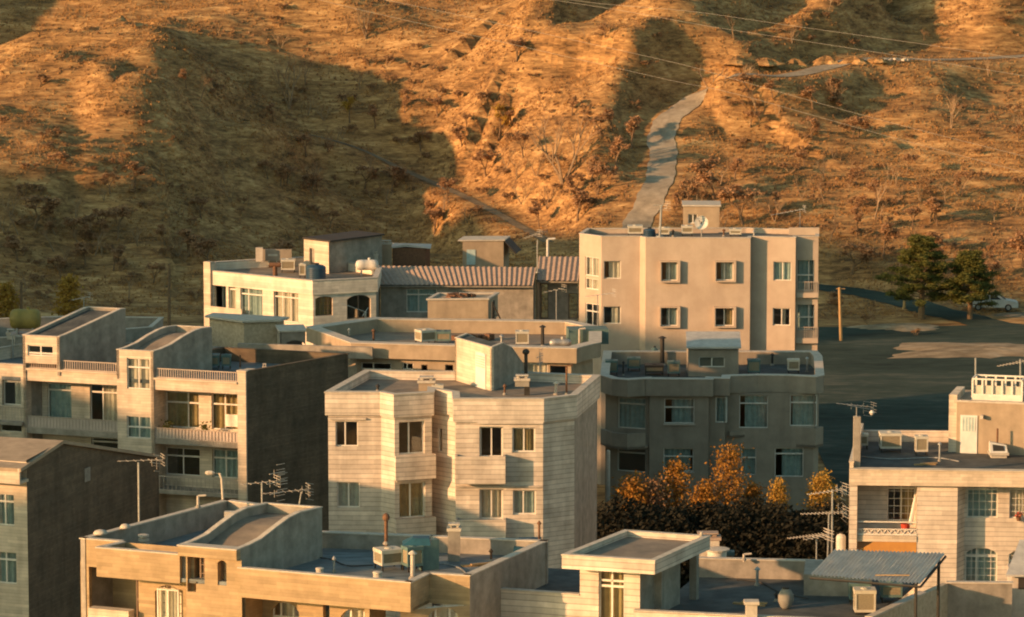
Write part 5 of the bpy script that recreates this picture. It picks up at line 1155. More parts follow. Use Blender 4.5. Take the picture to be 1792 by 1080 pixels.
vent(V8, 685, 212, 400, zr+.9, 'rusty flue with a ball top above the coolers', r=.07, m='rust', cap='ball')
vent(V8, 1728, 238, 392, zr+.4, 'thin rusty flue in the right back corner of the yellow house roof', r=.045, m='rust')
m = MB(); p = pz(V8(1640, 425), zr+.35); m.hull([(p.x-.55, p.y, zr), (p.x+.6, p.y, zr), (p.x+.6, p.y+.9, zr), (p.x-.4, p.y+.9, zr)], [(p.x-.5, p.y, zr+.35), (p.x+.6, p.y, zr+.35), (p.x+.6, p.y+.9, zr+.62), (p.x-.3, p.y+.9, zr+.6)]); tag(m.build('blue_cover', MT['blue_tarp'], origin=(p.x, p.y, zr)), 'bright blue tarpaulin heap in the right back corner', 'tarpaulin')
for x0, x1, y0, y1, l_ in ((203, 257, 562, 606, 'squat clay pot by the left of the yellow parapet'), (593, 657, 588, 640, 'squat clay pot below the large grey cooler')):
    p, k = item(V8, (x0+x1)/2, y1, zlo-.12); r = (x1-x0)*sc_(V8)*k/2; h = (y1-y0)*sc_(V8)*k; t = thing('clay_pot', p+Vector((0, r+.15, -.1)), l_, 'pot'); m = MB(); m.lathe((0, 0, 0), [(r*.8, 0), (r, h*.4), (r*.95, h*.8), (r*1.05, h)], 14); o = m.build('body', MT['coping']); o.parent = t; m = MB(); m.lathe((0, 0, 0), [(r*1.08, h), (r*1.08, h+.05), (r*.5, h+.07)], 14); o = m.build('lid', MT['coping']); o.parent = t
p, k = item(V7, 507, 440, zt if False else zr+.3); t = thing('roof_vent', p, 'stacked triple disc vent behind the left parapet of the yellow house', 'vent'); m = MB(); pr = []
for q in range(3): b0 = .02+q*.17; pr += [(.12, b0), (.22, b0+.02), (.22, b0+.1), (.12, b0+.12)]
m.lathe((0, 0, -.3), [(.12, 0)]+[(a_, b_+.3) for a_, b_ in pr], 16); o = m.build('discs', MT['coping']); o.parent = t
for x, y, w_, l_ in ((190, 345, .55, 'pale sack left on the far left parapet corner'), (370, 302, .42, 'pale lump of plaster on the left parapet')):
    p, k = item(V7, x, y+12, 10.36); m = MB(); m.lathe((p.x, p.y+.1, p.z), [(w_*.5, 0), (w_*.55, .06), (w_*.4, .14), (w_*.15, .18)], 9); tag(m.build('plaster_lump', MT['coping'], origin=p, smooth=True), l_, 'rubble')
m = MB(); p = pz(V7(800, 325), zr); 
for k in range(7): m.box((p.x+k*.16-.4, p.y+.25, zr+.1+.02*k), (.3, .4, .16), k)
tag(m.build('brick_heap', MT['rawbrick'], origin=(p.x, p.y, zr)), 'dark heap of bricks along the left parapet of the yellow house', 'rubble')
# street lamp style flood lamp standing on that roof
p = pz(V7(1092, 232), zr); t = thing('roof_lamp', p, 'tall flood lamp on a pale pole behind the left parapet', 'lamp'); top = pY(V2(595, 850), p.y); hh_ = top.z-zr
m = MB(); m.tube([(0, 0, 0), (-.08, 0, hh_-.25), (-.16, 0, hh_-.04), (-.3, 0, hh_)], .055, 8); o = m.build('pole', MT['coping']); o.parent = t
m = MB(); m.lathe((-.35, 0, hh_), [(.03, 0), (.09, -.12), (.1, -.3), (.05, -.42)], 10, 'X'); o = m.build('lamp_head', MT['coping']); o.parent = t
vent(V7, 903, 68, 160, zt+0-.0 if False else 10.36, 'short pipe with a side arm on the left parapet', r=.055, m='coping', cap='arm')
m = MB(); q = pz(V7(1135, 205), zr+.9); m.box((q.x, q.y, zr+.5), (.45, .3, 1.0)); tag(m.build('vent_block', MT['coping'], origin=(q.x, q.y, zr)), 'small white louvred block next to the flood lamp', 'vent')
# --- slab tower house roof
zr = zr2
p, k = item(VA, 1130, 455, zr); t = thing('water_drum', p+Vector((0, .4, 0)), 'white drum with a rim standing at the back parapet', 'drum'); m = MB(); m.lathe((0, 0, 0), [(.2, .0), (.2, .25), (.36, .27), (.4, .9), (.38, .95)], 16); o = m.build('drum', MT['white_tank'], smooth=True); o.parent = t; m = MB(); m.lathe((0, 0, 0), [(.5, .95), (.52, 1.02), (.2, 1.04)], 16); o = m.build('lid', MT['coping']); o.parent = t
chimney(VA, 990, 212, 1155, 352, zr+.5, 'red capped pale chimney behind the slab roofed tower', m='coping', cap='tile', dpt=.8)
cooler(VA, 1150, 300, 1242, 400, zr, 'teal cooler half hidden behind the back parapet', m='cooler_green')
p, k = item(VA, 1562, 675, zr); t = thing('water_pot', p+Vector((0, .3, 0)), 'pale pear shaped pot alone on the dark terrace', 'pot'); m = MB(); m.lathe((0, 0, 0), [(.12, 0), (.2, .08), (.3, .3), (.3, .55), (.2, .75), (.12, .8)], 16); o = m.build('body', MT['urn'], smooth=True); o.parent = t; m = MB(); m.lathe((0, 0, 0), [(.14, .8), (.14, .86), (.05, .88)], 12); o = m.build('lid', MT['dark']); o.parent = t
vent(VA, 1297, 318, 362, zr2+.8, 'short pale pipe with a side arm on the back parapet', r=.05, m='coping', cap='arm')
vent(VA, 1030, 180, 215, 10.6, 'tiny stub on the far corner of the slab roof', r=.05, m='coping', cap='')
cooler(VB, 435, 882, 600, 1066, zr, 'brightly lit cream cooler at the bottom right', rz=0, legs=.1)
cooler(VB, 400, 838, 560, 1000, zr, 'shaded cooler behind the lit cream one at the bottom right', m='cooler_green', group='evaporative coolers on the roofs')
cooler(VB, 612, 840, 780, 985, zr, 'dim flat cooler under the corrugated canopy', m='cooler_green')
cooler(VB, 1030, 1018, 1122, 1085, zr-1.5, 'small cooler at the bottom edge right of the canopy', m='cooler')
# corrugated canopy
zc = zr+2.2; A = pY(VB(145, 795), 158); 
q0 = pz(VB(145, 795), zc-.3); q1 = pz(VB(890, 855), zc-.35); q2 = pz(VB(1060, 650), zc+.25); q3 = pz(VB(310, 625), zc+.25)
t = thing('canopy', (q0.x, q0.y, zr), 'grey corrugated canopy roof on posts at the bottom right', 'canopy'); mb = MB(); n = 150; rows = []
for i in range(n+1):
    a = i/n; L0 = q0.lerp(q1, a); L1 = q3.lerp(q2, a); dz = .035*math.sin(a*n/5*2*math.pi); rows.append([tuple(L0.lerp(L1, j/4)+Vector((0, 0, dz+(.015 if (i//12+j) % 3 == 0 else 0)))) for j in range(5)])
for r_ in rows: mb.v += r_
for i in range(n):
    for j in range(4): k = i*5+j; mb.f.append((k, k+5, k+6, k+1))
mb.build('corrugated_roof', MT['corrug'], t)
for q in (q1.lerp(q3, .05), q2.lerp(q0, .05)): m = MB(); m.tube([(q.x, q.y, zr-1), (q.x, q.y, q.z-.05)], .06, 6); m.build('post', MT['dark'], t)
m = MB(); m.tube([q1-Vector((0, 0, .12)), q2-Vector((0, 0, .12))], .05, 5); m.tube([q0-Vector((0, 0, .12)), q1-Vector((0, 0, .12))], .05, 5); m.build('beam', MT['dark'], t)
m = MB(); qq = q0.lerp(q1, .72).lerp(q3.lerp(q2, .72), .12); m.box((qq.x, qq.y, qq.z+.1), (1.3, .05, .04)); tag(m.build('wood_batten', MT['wood'], origin=qq), 'loose sunlit batten lying on the corrugated canopy', 'batten')
# terrace walls in front of the right hand house
zq = zr+.3
A = pz(VB(1075, 852), zq); B = pz(VB(1510, 856), zq); Cq = pz(VB(690, 1010), zq)
t = thing('terrace_wall', (A.x, A.y, zr-3), 'shaded cement terrace wall in front of the arched windows', 'wall'); m = MB(); F_ = Fr(A, B); m.ob(F_, 0, F_.L, -.2, 0, -6, zq); m.build('wall', MT['cement'], t); m = MB(); m.ob(F_, -.05, F_.L+.05, -.24, .04, zq, zq+.06); m.build('coping', MT['coping'], t)
t = thing('side_wall', (Cq.x, Cq.y, zr-3), 'stone block wall running back from the lit cream cooler', 'wall'); F_ = Fr(pz(VB(560, 1090), zq), A); m = MB(); m.ob(F_, 0, F_.L, -.25, 0, -6, zq); m.build('wall', MT['rough_stone'], t); m = MB(); m.ob(F_, 0, F_.L*.7, -.28, .03, zq, zq+.07); m.build('coping', MT['coping'], t)
# low terrace floor between
q = [X2(pz(VB(560, 1100), zr-1.6)), X2(pz(VB(2100, 1100), zr-1.6)), X2(pz(VB(1900, 930), zr-1.6)), X2(pz(VB(1075, 940), zr-1.6))]
t = thing('low_terrace', (q[0][0], q[0][1], -6), 'dark sunken terrace floor at the bottom right corner', 'terrace'); m = MB(); slab(m, q, -6, zr-1.75); m.build('wall', MT['cement'], t); m = MB(); slab(m, offset(q, .02), zr-1.749, zr-1.6); m.build('floor', MT['roof'], t)
# corner hut
zh = zr+1.2; A = pz(VB(1500, 1120), zr-1.6); F_ = Fr((A.x, A.y), (A.x+3, A.y-.15)); t = thing('roof_hut', (A.x, A.y, zr-1.6), 'small white framed hut with a sloping tin lid in the bottom right corner', 'hut')
zh = F_.hit(VB(1560, 800))[1]; m = MB(); m.ob(F_, 0, 3, -2.4, 0, zr-1.6, zh); m.build('wall', MT['coping'], t); m = MB(); r = F_.rect(VB, 1550, 812, 1640, 890); m.ob(F_, r[0], r[1], .001, .03, r[2], r[3]); m.build('window', MT['dark'], t)
m = MB(); a = F_.p(-.25, .25, zh); b = F_.p(3.2, .25, zh); m.hull([a, b, F_.p(3.2, -2.5, zh+.9), F_.p(.5, -2.5, zh+.9)], [a+Vector((0, 0, .08)), b+Vector((0, 0, .08)), F_.p(3.2, -2.5, zh+.98), F_.p(.5, -2.5, zh+.98)]); m.build('roof', MT['corrug'], t)
# --- right hand house roof
zr = RH.zr
cooler(V6, 285, 322, 330, 392, zr, 'narrow cooler beside the antenna post on the right roof'); cooler(V6, 370, 318, 470, 405, zr, 'widest white cooler in the middle of the right roof'); cooler(V6, 517, 330, 577, 418, zr, 'plain upright cooler nearest the stair hut on the right roof')
p, k = item(V6, 865, 428, zr); t = thing('skylight', p, 'small white glazed skylight box in front of the stair hut', 'skylight'); m = MB()
m.hull([(-.5, 0, .15), (.5, 0, .15), (.5, .8, .15), (-.5, .8, .15)], [(-.5, 0, .28), (.5, 0, .28), (.5, .8, .28), (-.5, .8, .28)]); m.box((0, .4, .07), (.8, .6, .15)); o = m.build('base', MT['coping']); o.parent = t
m = MB(); m.hull([(-.45, .05, .28), (.45, .05, .28), (.45, .75, .28), (-.45, .75, .28)], [(-.45, .4, .8), (.4, .4, .62), (.4, .7, .62), (-.45, .7, .8)]); o = m.build('frame', MT['frame']); o.parent = t; m = MB(); m.face([(-.3, .12, .36), (.3, .12, .36), (.26, .3, .6), (-.32, .3, .68)]); o = m.build('pane', MT['dark']); o.parent = t
vent(V6, 857, 300, 380, zr+.5, 'thin rusty flue behind the skylight box', r=.05, m='rust', cap='')
p = pz(V6(280, 474), zt if False else 6.0); t = thing('antenna_post', (p.x, p.y+.4, 5.4), 'thick pale post carrying the antenna at the left corner of the right house', 'post'); p2 = pY(V6(281, 255), p.y+.4); m = MB(); m.box((p.x+.02, p.y+.4, (5.4+p2.z)/2), (.34, .34, p2.z-5.4)); m.build('shaft', MT['cement'], t)
antenna(V6, 279, 215, 258, [(195, 197, 352, 222, 'yagi', 7), (240, 205, 345, 232, 'comb', 2)], p.y+.4, 'antenna on top of the thick pale corner post', m='metal')
m = MB(); q = pY(V6(342, 240), p.y+.2); m.lathe((q.x, q.y, q.z), [(.05, -.12), (.14, 0), (.05, .12)], 10); tag(m.build('lamp', MT['white_tank'], origin=q), 'small white round lamp hanging from the corner post antenna', 'lamp')
antenna(V6, 768, 15, 190, [], 205.0, 'bare mast rising from the left end of the railing cage', m='metal', r=.05)
antenna(V6, 952, 20, 190, [(855, 45, 985, 30, 'yagi', 9)], 205.0, 'mast with a pale comb antenna at the right frame edge', m='coping', r=.05)
# antennas between slab tower house and right house
antenna(V6, 180, 555, 805, [(75, 570, 240, 560, 'yagi', 9), (48, 650, 240, 655, 'yagi', 12), (-5, 750, 160, 745, 'yagi', 12)], 168.0, 'tall mast with three long comb antennas before the right house', m='coping', r=.045, zb=0)
antenna(V6, 148, 655, 850, [(190, 540, 238, 575, 'comb', 2), (195, 615, 240, 665, 'comb', 2)], 169.0, 'slightly leaning thin mast next to the three comb antennas', m='coping', r=.035, lean=18, zb=0)
antenna(V6, 115, 760, 850, [(60, 755, 170, 750, 'yagi', 5)], 167.0, 'shortest mast, left of the three comb antennas', m='coping', r=.03, zb=0)
tank_v(V6, 196, 738, 236, 810, 1.2, 'white drum at the foot of the comb antennas', m='white_tank')
# antennas, left foreground
antenna(V7, 468, -170, 270, [(320, -188, 640, -180, 'yagi', 6), (560, -180, 620, -150, 'comb', 2)], 168.0, 'lone tall antenna before the dark gable wall', m='coping', r=.05, zb=0)
antenna(V2, 820, 905, 1015, [(703, 908, 900, 902, 'yagi', 5), (850, 905, 960, 900, 'comb', 2), (865, 850, 945, 850, 'comb', 1), (868, 962, 945, 962, 'comb', 1)], 167.0, 'wide antenna with stacked bars behind the curved stair roof', m='coping', r=.04, zb=6)
antenna(V2, 960, 955, 1015, [(828, 958, 1075, 950, 'yagi', 7), (1035, 935, 1105, 965, 'comb', 2)], 167.5, 'lower antenna on a slanting mast, right of the one with stacked bars', m='coping', r=.035, lean=80, zb=6)
# antennas around the rear roofs
antenna(P6, 865, 145, 300, [(780, 130, 880, 105, 'yagi', 5), (860, 92, 930, 92, 'comb', 1)], 268.0, 'antenna where the two tiled roofs meet', m='coping', r=.045, zb=6.4)
vent(P6, 930, 135, 262, 6.2, 'bright zigzag flue beside the antenna at the tiled roofs', r=.09, m='white_tank', cap='arm')
antenna(P5, 1078, 600, 660, [(930, 540, 1088, 605, 'x', 0), (1060, 620, 1095, 575, 'x', 0)], 251.0, 'thick bright slanting antenna arm before the villa arched window', m='white_tank', r=.06, zb=3)
antenna(P6, 985, 460, 690, [(905, 470, 1035, 452, 'yagi', 4)], 252.0, 'small antenna in front of the tiled annexe', m='coping', r=.03, zb=3)
antenna(P6, 1245, 490, 720, [(1160, 498, 1350, 482, 'yagi', 6)], 251.0, 'bright antenna boom crossing the corner of the pink block', m='white_tank', r=.03, zb=3)
antenna(P7, 1440, 100, 262, [(1255, 128, 1470, 95, 'yagi', 7)], 276.0, 'antenna over the right end of the pink block', m='white_tank', r=.025, zb=8)
antenna(V1, 660, -80, 60, [(570, -72, 705, -90, 'yagi', 5)], 240.0, 'small antenna over the left terrace parapet', m='coping', r=.03, zb=4)

# things on the balcony and sills of the right hand house
F = RH.F(0); q = F.hit(V6(480, 725), -.35); p = F.p(q[0], -.35, zf); t = thing('plastic_tub', p, 'bright red plastic tub behind the lattice balcony rail', 'tub'); m = MB(); m.lathe((0, 0, 0), [(.16, 0), (.24, .55), (.27, .57)], 14); o = m.build('body', MT['red']); o.parent = t; m = MB(); m.tube([(-.26, 0, .55), (-.2, 0, .72), (.2, 0, .72), (.26, 0, .55)], .015, 5); o = m.build('handle', MT['dark']); o.parent = t
q = F.hit(V6(510, 655), -.3); p = F.p(q[0], -.3, zf+.6); m = MB(); L0 = F.p(q[0]-.12, -.3, zf+.5); L1 = F.p(q[0]+.12, -.35, zf+1.9); m.tube([L0, (L0+L1)/2, L1], .12, 7, .07); tag(m.build('rolled_mat', MT['frame'], origin=L0), 'pale rolled mat leaning in the balcony door', 'mat')
q = FY.hit(V6(945, 672), .12); p = FY.p(q[0], .12, hs_[1][2]-.1); t = thing('flower_pot', p, 'small red flower pot on the sill at the right edge', 'pot'); m = MB(); m.lathe((0, 0, 0), [(.09, 0), (.13, .22), (.15, .23)], 12); o = m.build('pot', MT['rust']); o.parent = t; m = MB(); leaves(m, [Vector((0, 0, .35))], 40, .1, .06, random.Random(3)); o = m.build('plant', MT['red']); o.parent = t

# more small roof fittings
for V, x, y0, y1, z, l_, kw in (
    (V2, 660, 150, 210, D1.zr, 'short grey pipe behind the green cooler pair', dict(r=.06)), (V1, 1000, 200, 262, MB_.zr, 'squat pipe on the long low shaded house', dict(r=.09, m='dark')), (V1, 1105, 150, 200, MB_.zr, 'pale pipe at the end of the long low shaded house', dict(r=.06, m='coping')),
    (V1, 30, 300, 380, ze-1.0, 'grey pipe at the left frame edge under the yellow tank', dict(r=.08, m='dark')), (P5, 1130, 705, 790, TH.zr, 'rusty pipe at the left end of the tan roof', dict(r=.07, m='rust')), (P6, 640, 740, 800, TH.zr, 'grey pipe behind the stair hut on the tan roof', dict(r=.07)),
    (V5, 205, 175, 262, GB.zr, 'thin pipe between the two left coolers of the shaded roof', dict(r=.05, m='dark')), (V5, 1085, 130, 200, GB.zr, 'dark pipe at the right rear of the shaded roof', dict(r=.07, m='dark')), (V5, 1290, 150, 240, GB.zr, 'grey pipe in the right corner of the shaded roof', dict(r=.06)),
    (P7, 640, 225, 268, PK.zr, 'small vent between the coolers on the pink roof', dict(r=.06, m='dark')), (P7, 960, 220, 266, PK.zr, 'small rusty vent right of the dish', dict(r=.06, m='rust')), (P7, 1150, 228, 270, PK.zr, 'grey vent toward the right end of the pink roof', dict(r=.06)),
    (V8, 330, 480, 590, zlo-.6, 'thin grey pipe on the blue grey roof left of the coolers', dict(r=.04)), (V8, 1400, 430, 520, zlo-.6, 'thin rusty pipe right of the tall cement chimney', dict(r=.045, m='rust')), (VA, 1380, 400, 520, zr2, 'grey vent by the back parapet of the dark terrace', dict(r=.06)), (VA, 1500, 560, 620, zr2, 'low dark vent beside the grey urn', dict(r=.05, m='dark')),
    (V6, 620, 360, 440, RH.zr, 'thin vent between cooler and stair hut on the right roof', dict(r=.05)), (V4, 300, 250, 285, C_.zr, 'low vent in the left bay of the white block roof', dict(r=.06, m='dark')), (V4, 900, 250, 300, C_.zr, 'thin vent right of the stair hut door on the white block', dict(r=.05, m='rust'))):
    vent(V, x, y0, y1, z, l_, **kw)
# pipes and cables lying on the roofs
def cable(name, pts, r, m, label):
    P = spline(pts, 6); mb = MB(); mb.tube(P, r, 5); return tag(mb.build(name, MT[m], origin=pts[0]), label, 'pipe' if 'pipe' in name else 'cable')
g = lambda V, x, y, z: pz(V(x, y), z+.04)
z_ = zlo-.6; cable('roof_cable', [g(V8, 120, 480, z_), g(V8, 300, 500, z_), g(V8, 420, 545, z_), g(V8, 600, 540, z_)], .025, 'dark', 'dark cable snaking over the blue grey roof to the large cooler')
cable('water_pipe', [g(V8, 930, 560, z_), g(V8, 1060, 530, z_), g(V8, 1180, 560, z_), g(V8, 1230, 600, z_)], .03, 'metal', 'thin metal pipe from the coolers toward the right parapet')
z_ = zr2; cable('roof_cable', [g(VA, 1250, 480, z_), g(VA, 1400, 500, z_), g(VA, 1520, 560, z_), g(VA, 1700, 600, z_)], .025, 'dark', 'dark cable trailing across the dark terrace')
z_ = RH.zr; cable('water_pipe', [g(V6, 300, 420, z_), g(V6, 430, 430, z_), g(V6, 600, 425, z_), g(V6, 700, 440, z_)], .03, 'metal', 'thin pipe running along the coolers of the right roof')
# wooden planks and blocks left on roofs
for V, x, y, z, dx, dy, rz, m_, l_ in ((V8, 1330, 545, zlo-.6, 1.6, .18, .3, 'wood', 'plank lying near the right parapet of the yellow house'), (VA, 1330, 640, zr2, 1.3, .2, -.4, 'wood', 'plank lying on the dark terrace'), (V2, 900, 265, D1.zr, 1.4, .2, .5, 'wood', 'plank on the right terrace roof'), (V6, 560, 455, RH.zr, 1.1, .2, .1, 'wood', 'plank near the front edge of the right roof')):
    p = pz(V(x, y), z); m = MB(); m.box((p.x, p.y, z+.03), (dx, dy, .06), rz); m.box((p.x+.2, p.y+.05, z+.085), (dx*.8, dy*.8, .05), rz+.15); tag(m.build('plank', MT[m_], origin=(p.x, p.y, z)), l_, 'plank')

# a little life on the left terrace balconies
F = D1.F(0)
def on_bal(V, x, y, d): q = F.hit(V(x, y), d); return F.p(q[0], d, zBal)
zBal = F.hit(V2(450, 668))[1]
for x, l_, mt in ((300, 'clay pot with a dull plant on the left of the upper balcony', 'rust'), (500, 'pale pot with a dull plant in the middle of the upper balcony', 'coping')):
    p = on_bal(V2, x, 660, -.4); t = thing('flower_pot', p, l_, 'pot'); m = MB(); m.lathe((0, 0, 0), [(.13, 0), (.2, .32), (.23, .34)], 12); o = m.build('pot', MT[mt]); o.parent = t; m = MB(); leaves(m, [Vector((0, 0, .6)), Vector((.05, 0, .8))], 120, .16, .07, random.Random(x)); o = m.build('plant', MT['pine']); o.parent = t
p = on_bal(V2, 620, 640, -.25); m = MB(); n = 14
for k in range(n):
    a0, a1 = k*.1, k*.1+.1; w0, w1 = .04*math.sin(a0*9), .04*math.sin(a1*9); c0 = F.e*a0+F.n*w0; c1 = F.e*a1+F.n*w1; zt0 = 1.55
    m.hull([p+c0+Vector((0, 0, .85)), p+c1+Vector((0, 0, .85)), p+c1+F.n*.02+Vector((0, 0, .85)), p+c0+F.n*.02+Vector((0, 0, .85))], [p+c0+Vector((0, 0, zt0)), p+c1+Vector((0, 0, zt0)), p+c1+F.n*.02+Vector((0, 0, zt0)), p+c0+F.n*.02+Vector((0, 0, zt0))])
tag(m.build('laundry_cloth', MT['curtain'], origin=p), 'pale cloth hung to dry at the right of the upper balcony', 'laundry')
# ---------------------------------------------------------------- vegetation
def limb(mb, p, d, L_, r, depth, tips, rnd, spread=.55, seg=3):
    pts = [p]; q = p.copy(); dd = d.copy()
    for i in range(seg):
        dd = (dd+Vector((rnd.uniform(-1, 1), rnd.uniform(-1, 1), rnd.uniform(-.3, .6)))*.14).normalized(); q = q+dd*(L_/seg); pts.append(q.copy())
    mb.tube(pts, r, 5 if depth > 1 else 3, r*.55, cap=False)
    if depth <= 0: tips.append((q, dd)); tips.append(((pts[-2]+q)/2, dd)); return
    n = 3 if depth > 1 else rnd.choice((3, 4))
    for k in range(n):
        a = Vector((rnd.uniform(-1, 1), rnd.uniform(-1, 1), rnd.uniform(-.2, .8)))
        nd_ = (dd+a*spread).normalized(); st = pts[-1] if k < 2 else pts[-2]
        limb(mb, st, nd_, L_*rnd.uniform(.55, .8), r*.55, depth-1, tips, rnd, spread, seg)
def tree(name, h, kind, seed, label, cat, leaf='russet', bark='bark', nleaf=500, lsize=.11, group=None):
    rnd = random.Random(seed); t = thing(name, (0, 0, 0), label, cat, group); tm = MB(); tips = []
    if kind == 'fork':          # leafless, forked from the ground
        for k in range(rnd.choice((2, 3, 4))):
            a = rnd.random()*6.28; limb(tm, Vector((0, 0, -.1)), Vector((math.cos(a)*.38, math.sin(a)*.38, 1)).normalized(), h*.48, h*.022, 2, tips, rnd, .5)
    elif kind == 'bush':
        for k in range(6):
            a = rnd.random()*6.28; limb(tm, Vector((0, 0, -.1)), Vector((math.cos(a)*.7, math.sin(a)*.7, .9)).normalized(), h*.45, h*.018, 1, tips, rnd, .7)
    elif kind == 'round':
        limb(tm, Vector((0, 0, -.1)), Vector((0, 0, 1)), h*.38, h*.035, 3, tips, rnd, .75)
    elif kind == 'dense': tm.tube([(0, 0, -.3), (0, 0, h*.7)], h*.04, 7, h*.01); tips.append((Vector((0, 0, h*.5)), None))
    elif kind == 'cone':
        tm.tube([(0, 0, -.2), (0, 0, h*.5), (0, 0, h*.97)], h*.025, 6, h*.006)
        for k in range(38):
            f = .16+.8*(k/38.0); a = k*2.4; l = h*.26*(1-f)**.75*(.55 if f < .2 else 1)+.12; b = Vector((0, 0, h*f)); e_ = b+Vector((math.cos(a)*l, math.sin(a)*l, l*.45)); tm.tube([b, e_], h*.008, 3, h*.003, cap=False); tips += [(b.lerp(e_, q), None) for q in (.5, .75, 1)]
    elif kind == 'pine':
        tm.tube([(0, 0, -.3), (0.05, 0, h*.5), (0, 0, h*.97)], h*.035, 8, h*.006)
        for k in range(70):
            f = .24+.74*(k/70.0); a = k*2.4+rnd.uniform(-.4, .4); l = h*.36*min(1, (1.06-f)*1.25)*rnd.uniform(.5, 1.2)+.15; b = Vector((0, 0, h*f)); e_ = b+Vector((math.cos(a)*l, math.sin(a)*l, l*rnd.uniform(-.1, .45))); tm.tube([b, (b+e_)/2-Vector((0, 0, .05)), e_], h*.009, 4, h*.003, cap=False); tips += [(b.lerp(e_, q), None) for q in (.55, .8, 1, 1)]
    o = tm.build('trunk', MT[bark]); o.parent = t
    P = [a for a, b in tips]; cm = MB()
    if kind == 'pine':
        for p in P:
            for q in range(nleaf//len(P)+1):
                c = p+Vector((rnd.gauss(0, .17), rnd.gauss(0, .17), rnd.gauss(0, .1))); a = Vector((rnd.uniform(-1, 1), rnd.uniform(-1, 1), rnd.uniform(-.1, .9))).normalized(); b = a.orthogonal().normalized(); s = lsize*rnd.uniform(.7, 1.3); cm.face([c-b*s*.3, c+b*s*.3, c+a*s*1.5])
    elif kind == 'dense':
        for q in range(nleaf):
            u = rnd.random()**.45; a = rnd.random()*6.28; z_ = rnd.uniform(-1, 1); rr_ = math.sqrt(1-z_*z_); w_ = 1+.18*math.sin(a*3+seed)+.15*math.sin(z_*7+seed)
            c = Vector((u*rr_*math.cos(a)*h*.42*w_, u*rr_*math.sin(a)*h*.42*w_, h*.5+u*z_*h*.5)); a_ = Vector((rnd.uniform(-1, 1), rnd.uniform(-1, 1), rnd.uniform(-1, 1))).normalized(); b_ = a_.orthogonal().normalized(); s = lsize*rnd.uniform(.6, 1.4); cm.face([c-a_*s-b_*s*.4, c+a_*s*.2-b_*s*.6, c+a_*s, c-a_*s*.1+b_*s*.6])
    elif kind == 'fork':
        for p, d in tips:           # fine twig sprays
            for q in range(max(3, nleaf//len(tips))):
                a = (d+Vector((rnd.uniform(-1, 1), rnd.uniform(-1, 1), rnd.uniform(-.5, 1)))*.8).normalized(); b = a.orthogonal().normalized()*.012; l = h*rnd.uniform(.06, .15); cm.face([p-b, p+b, p+a*l])
    else: leaves(cm, P, nleaf, h*.045, lsize, rnd)
    o = cm.build('crown', MT[leaf]); o.parent = t
    return t
G1 = 'shrubs and small trees scattered over the hillside'
PR = {}
def proto(key, *a, **k): PR[key] = [tree(*a, **dict(k, seed=s, group=G1)) for s in range(3)]
proto('fork', 'bare_shrub', 3.2, 'fork', label='x', cat='shrub', leaf='brownleaf', bark='barkpale', nleaf=260)
proto('bush', 'dry_bush', 1.7, 'bush', label='x', cat='shrub', leaf='brownleaf', bark='barkpale', nleaf=420, lsize=.085)
proto('russ', 'russet_tree', 3.4, 'round', label='x', cat='tree', leaf='russet', nleaf=900, lsize=.11)
proto('gold', 'golden_tree', 3.4, 'round', label='x', cat='tree', leaf='goldleaf', nleaf=800, lsize=.10)
HN = {'fork': 3.2, 'bush': 1.7, 'russ': 3.4, 'gold': 3.4}
rh_ = random.Random(11); used = {}
def plant(key, px, py, hpx, label, wide=1.0, loc=None):
    p = loc or hit(px, py); k = p.y/FPX; s = hpx*k/HN[key]; n = used.get(key, 0); used[key] = n+1
    t = PR[key][n] if n < 3 else copy_tree(PR[key][n % 3])
    t.location = (p.x, p.y, hzs(p.x, p.y)-.05); t.rotation_euler.z = rh_.random()*6.28; t.scale = (s*wide, s*wide, s); t['label'] = label
    return t
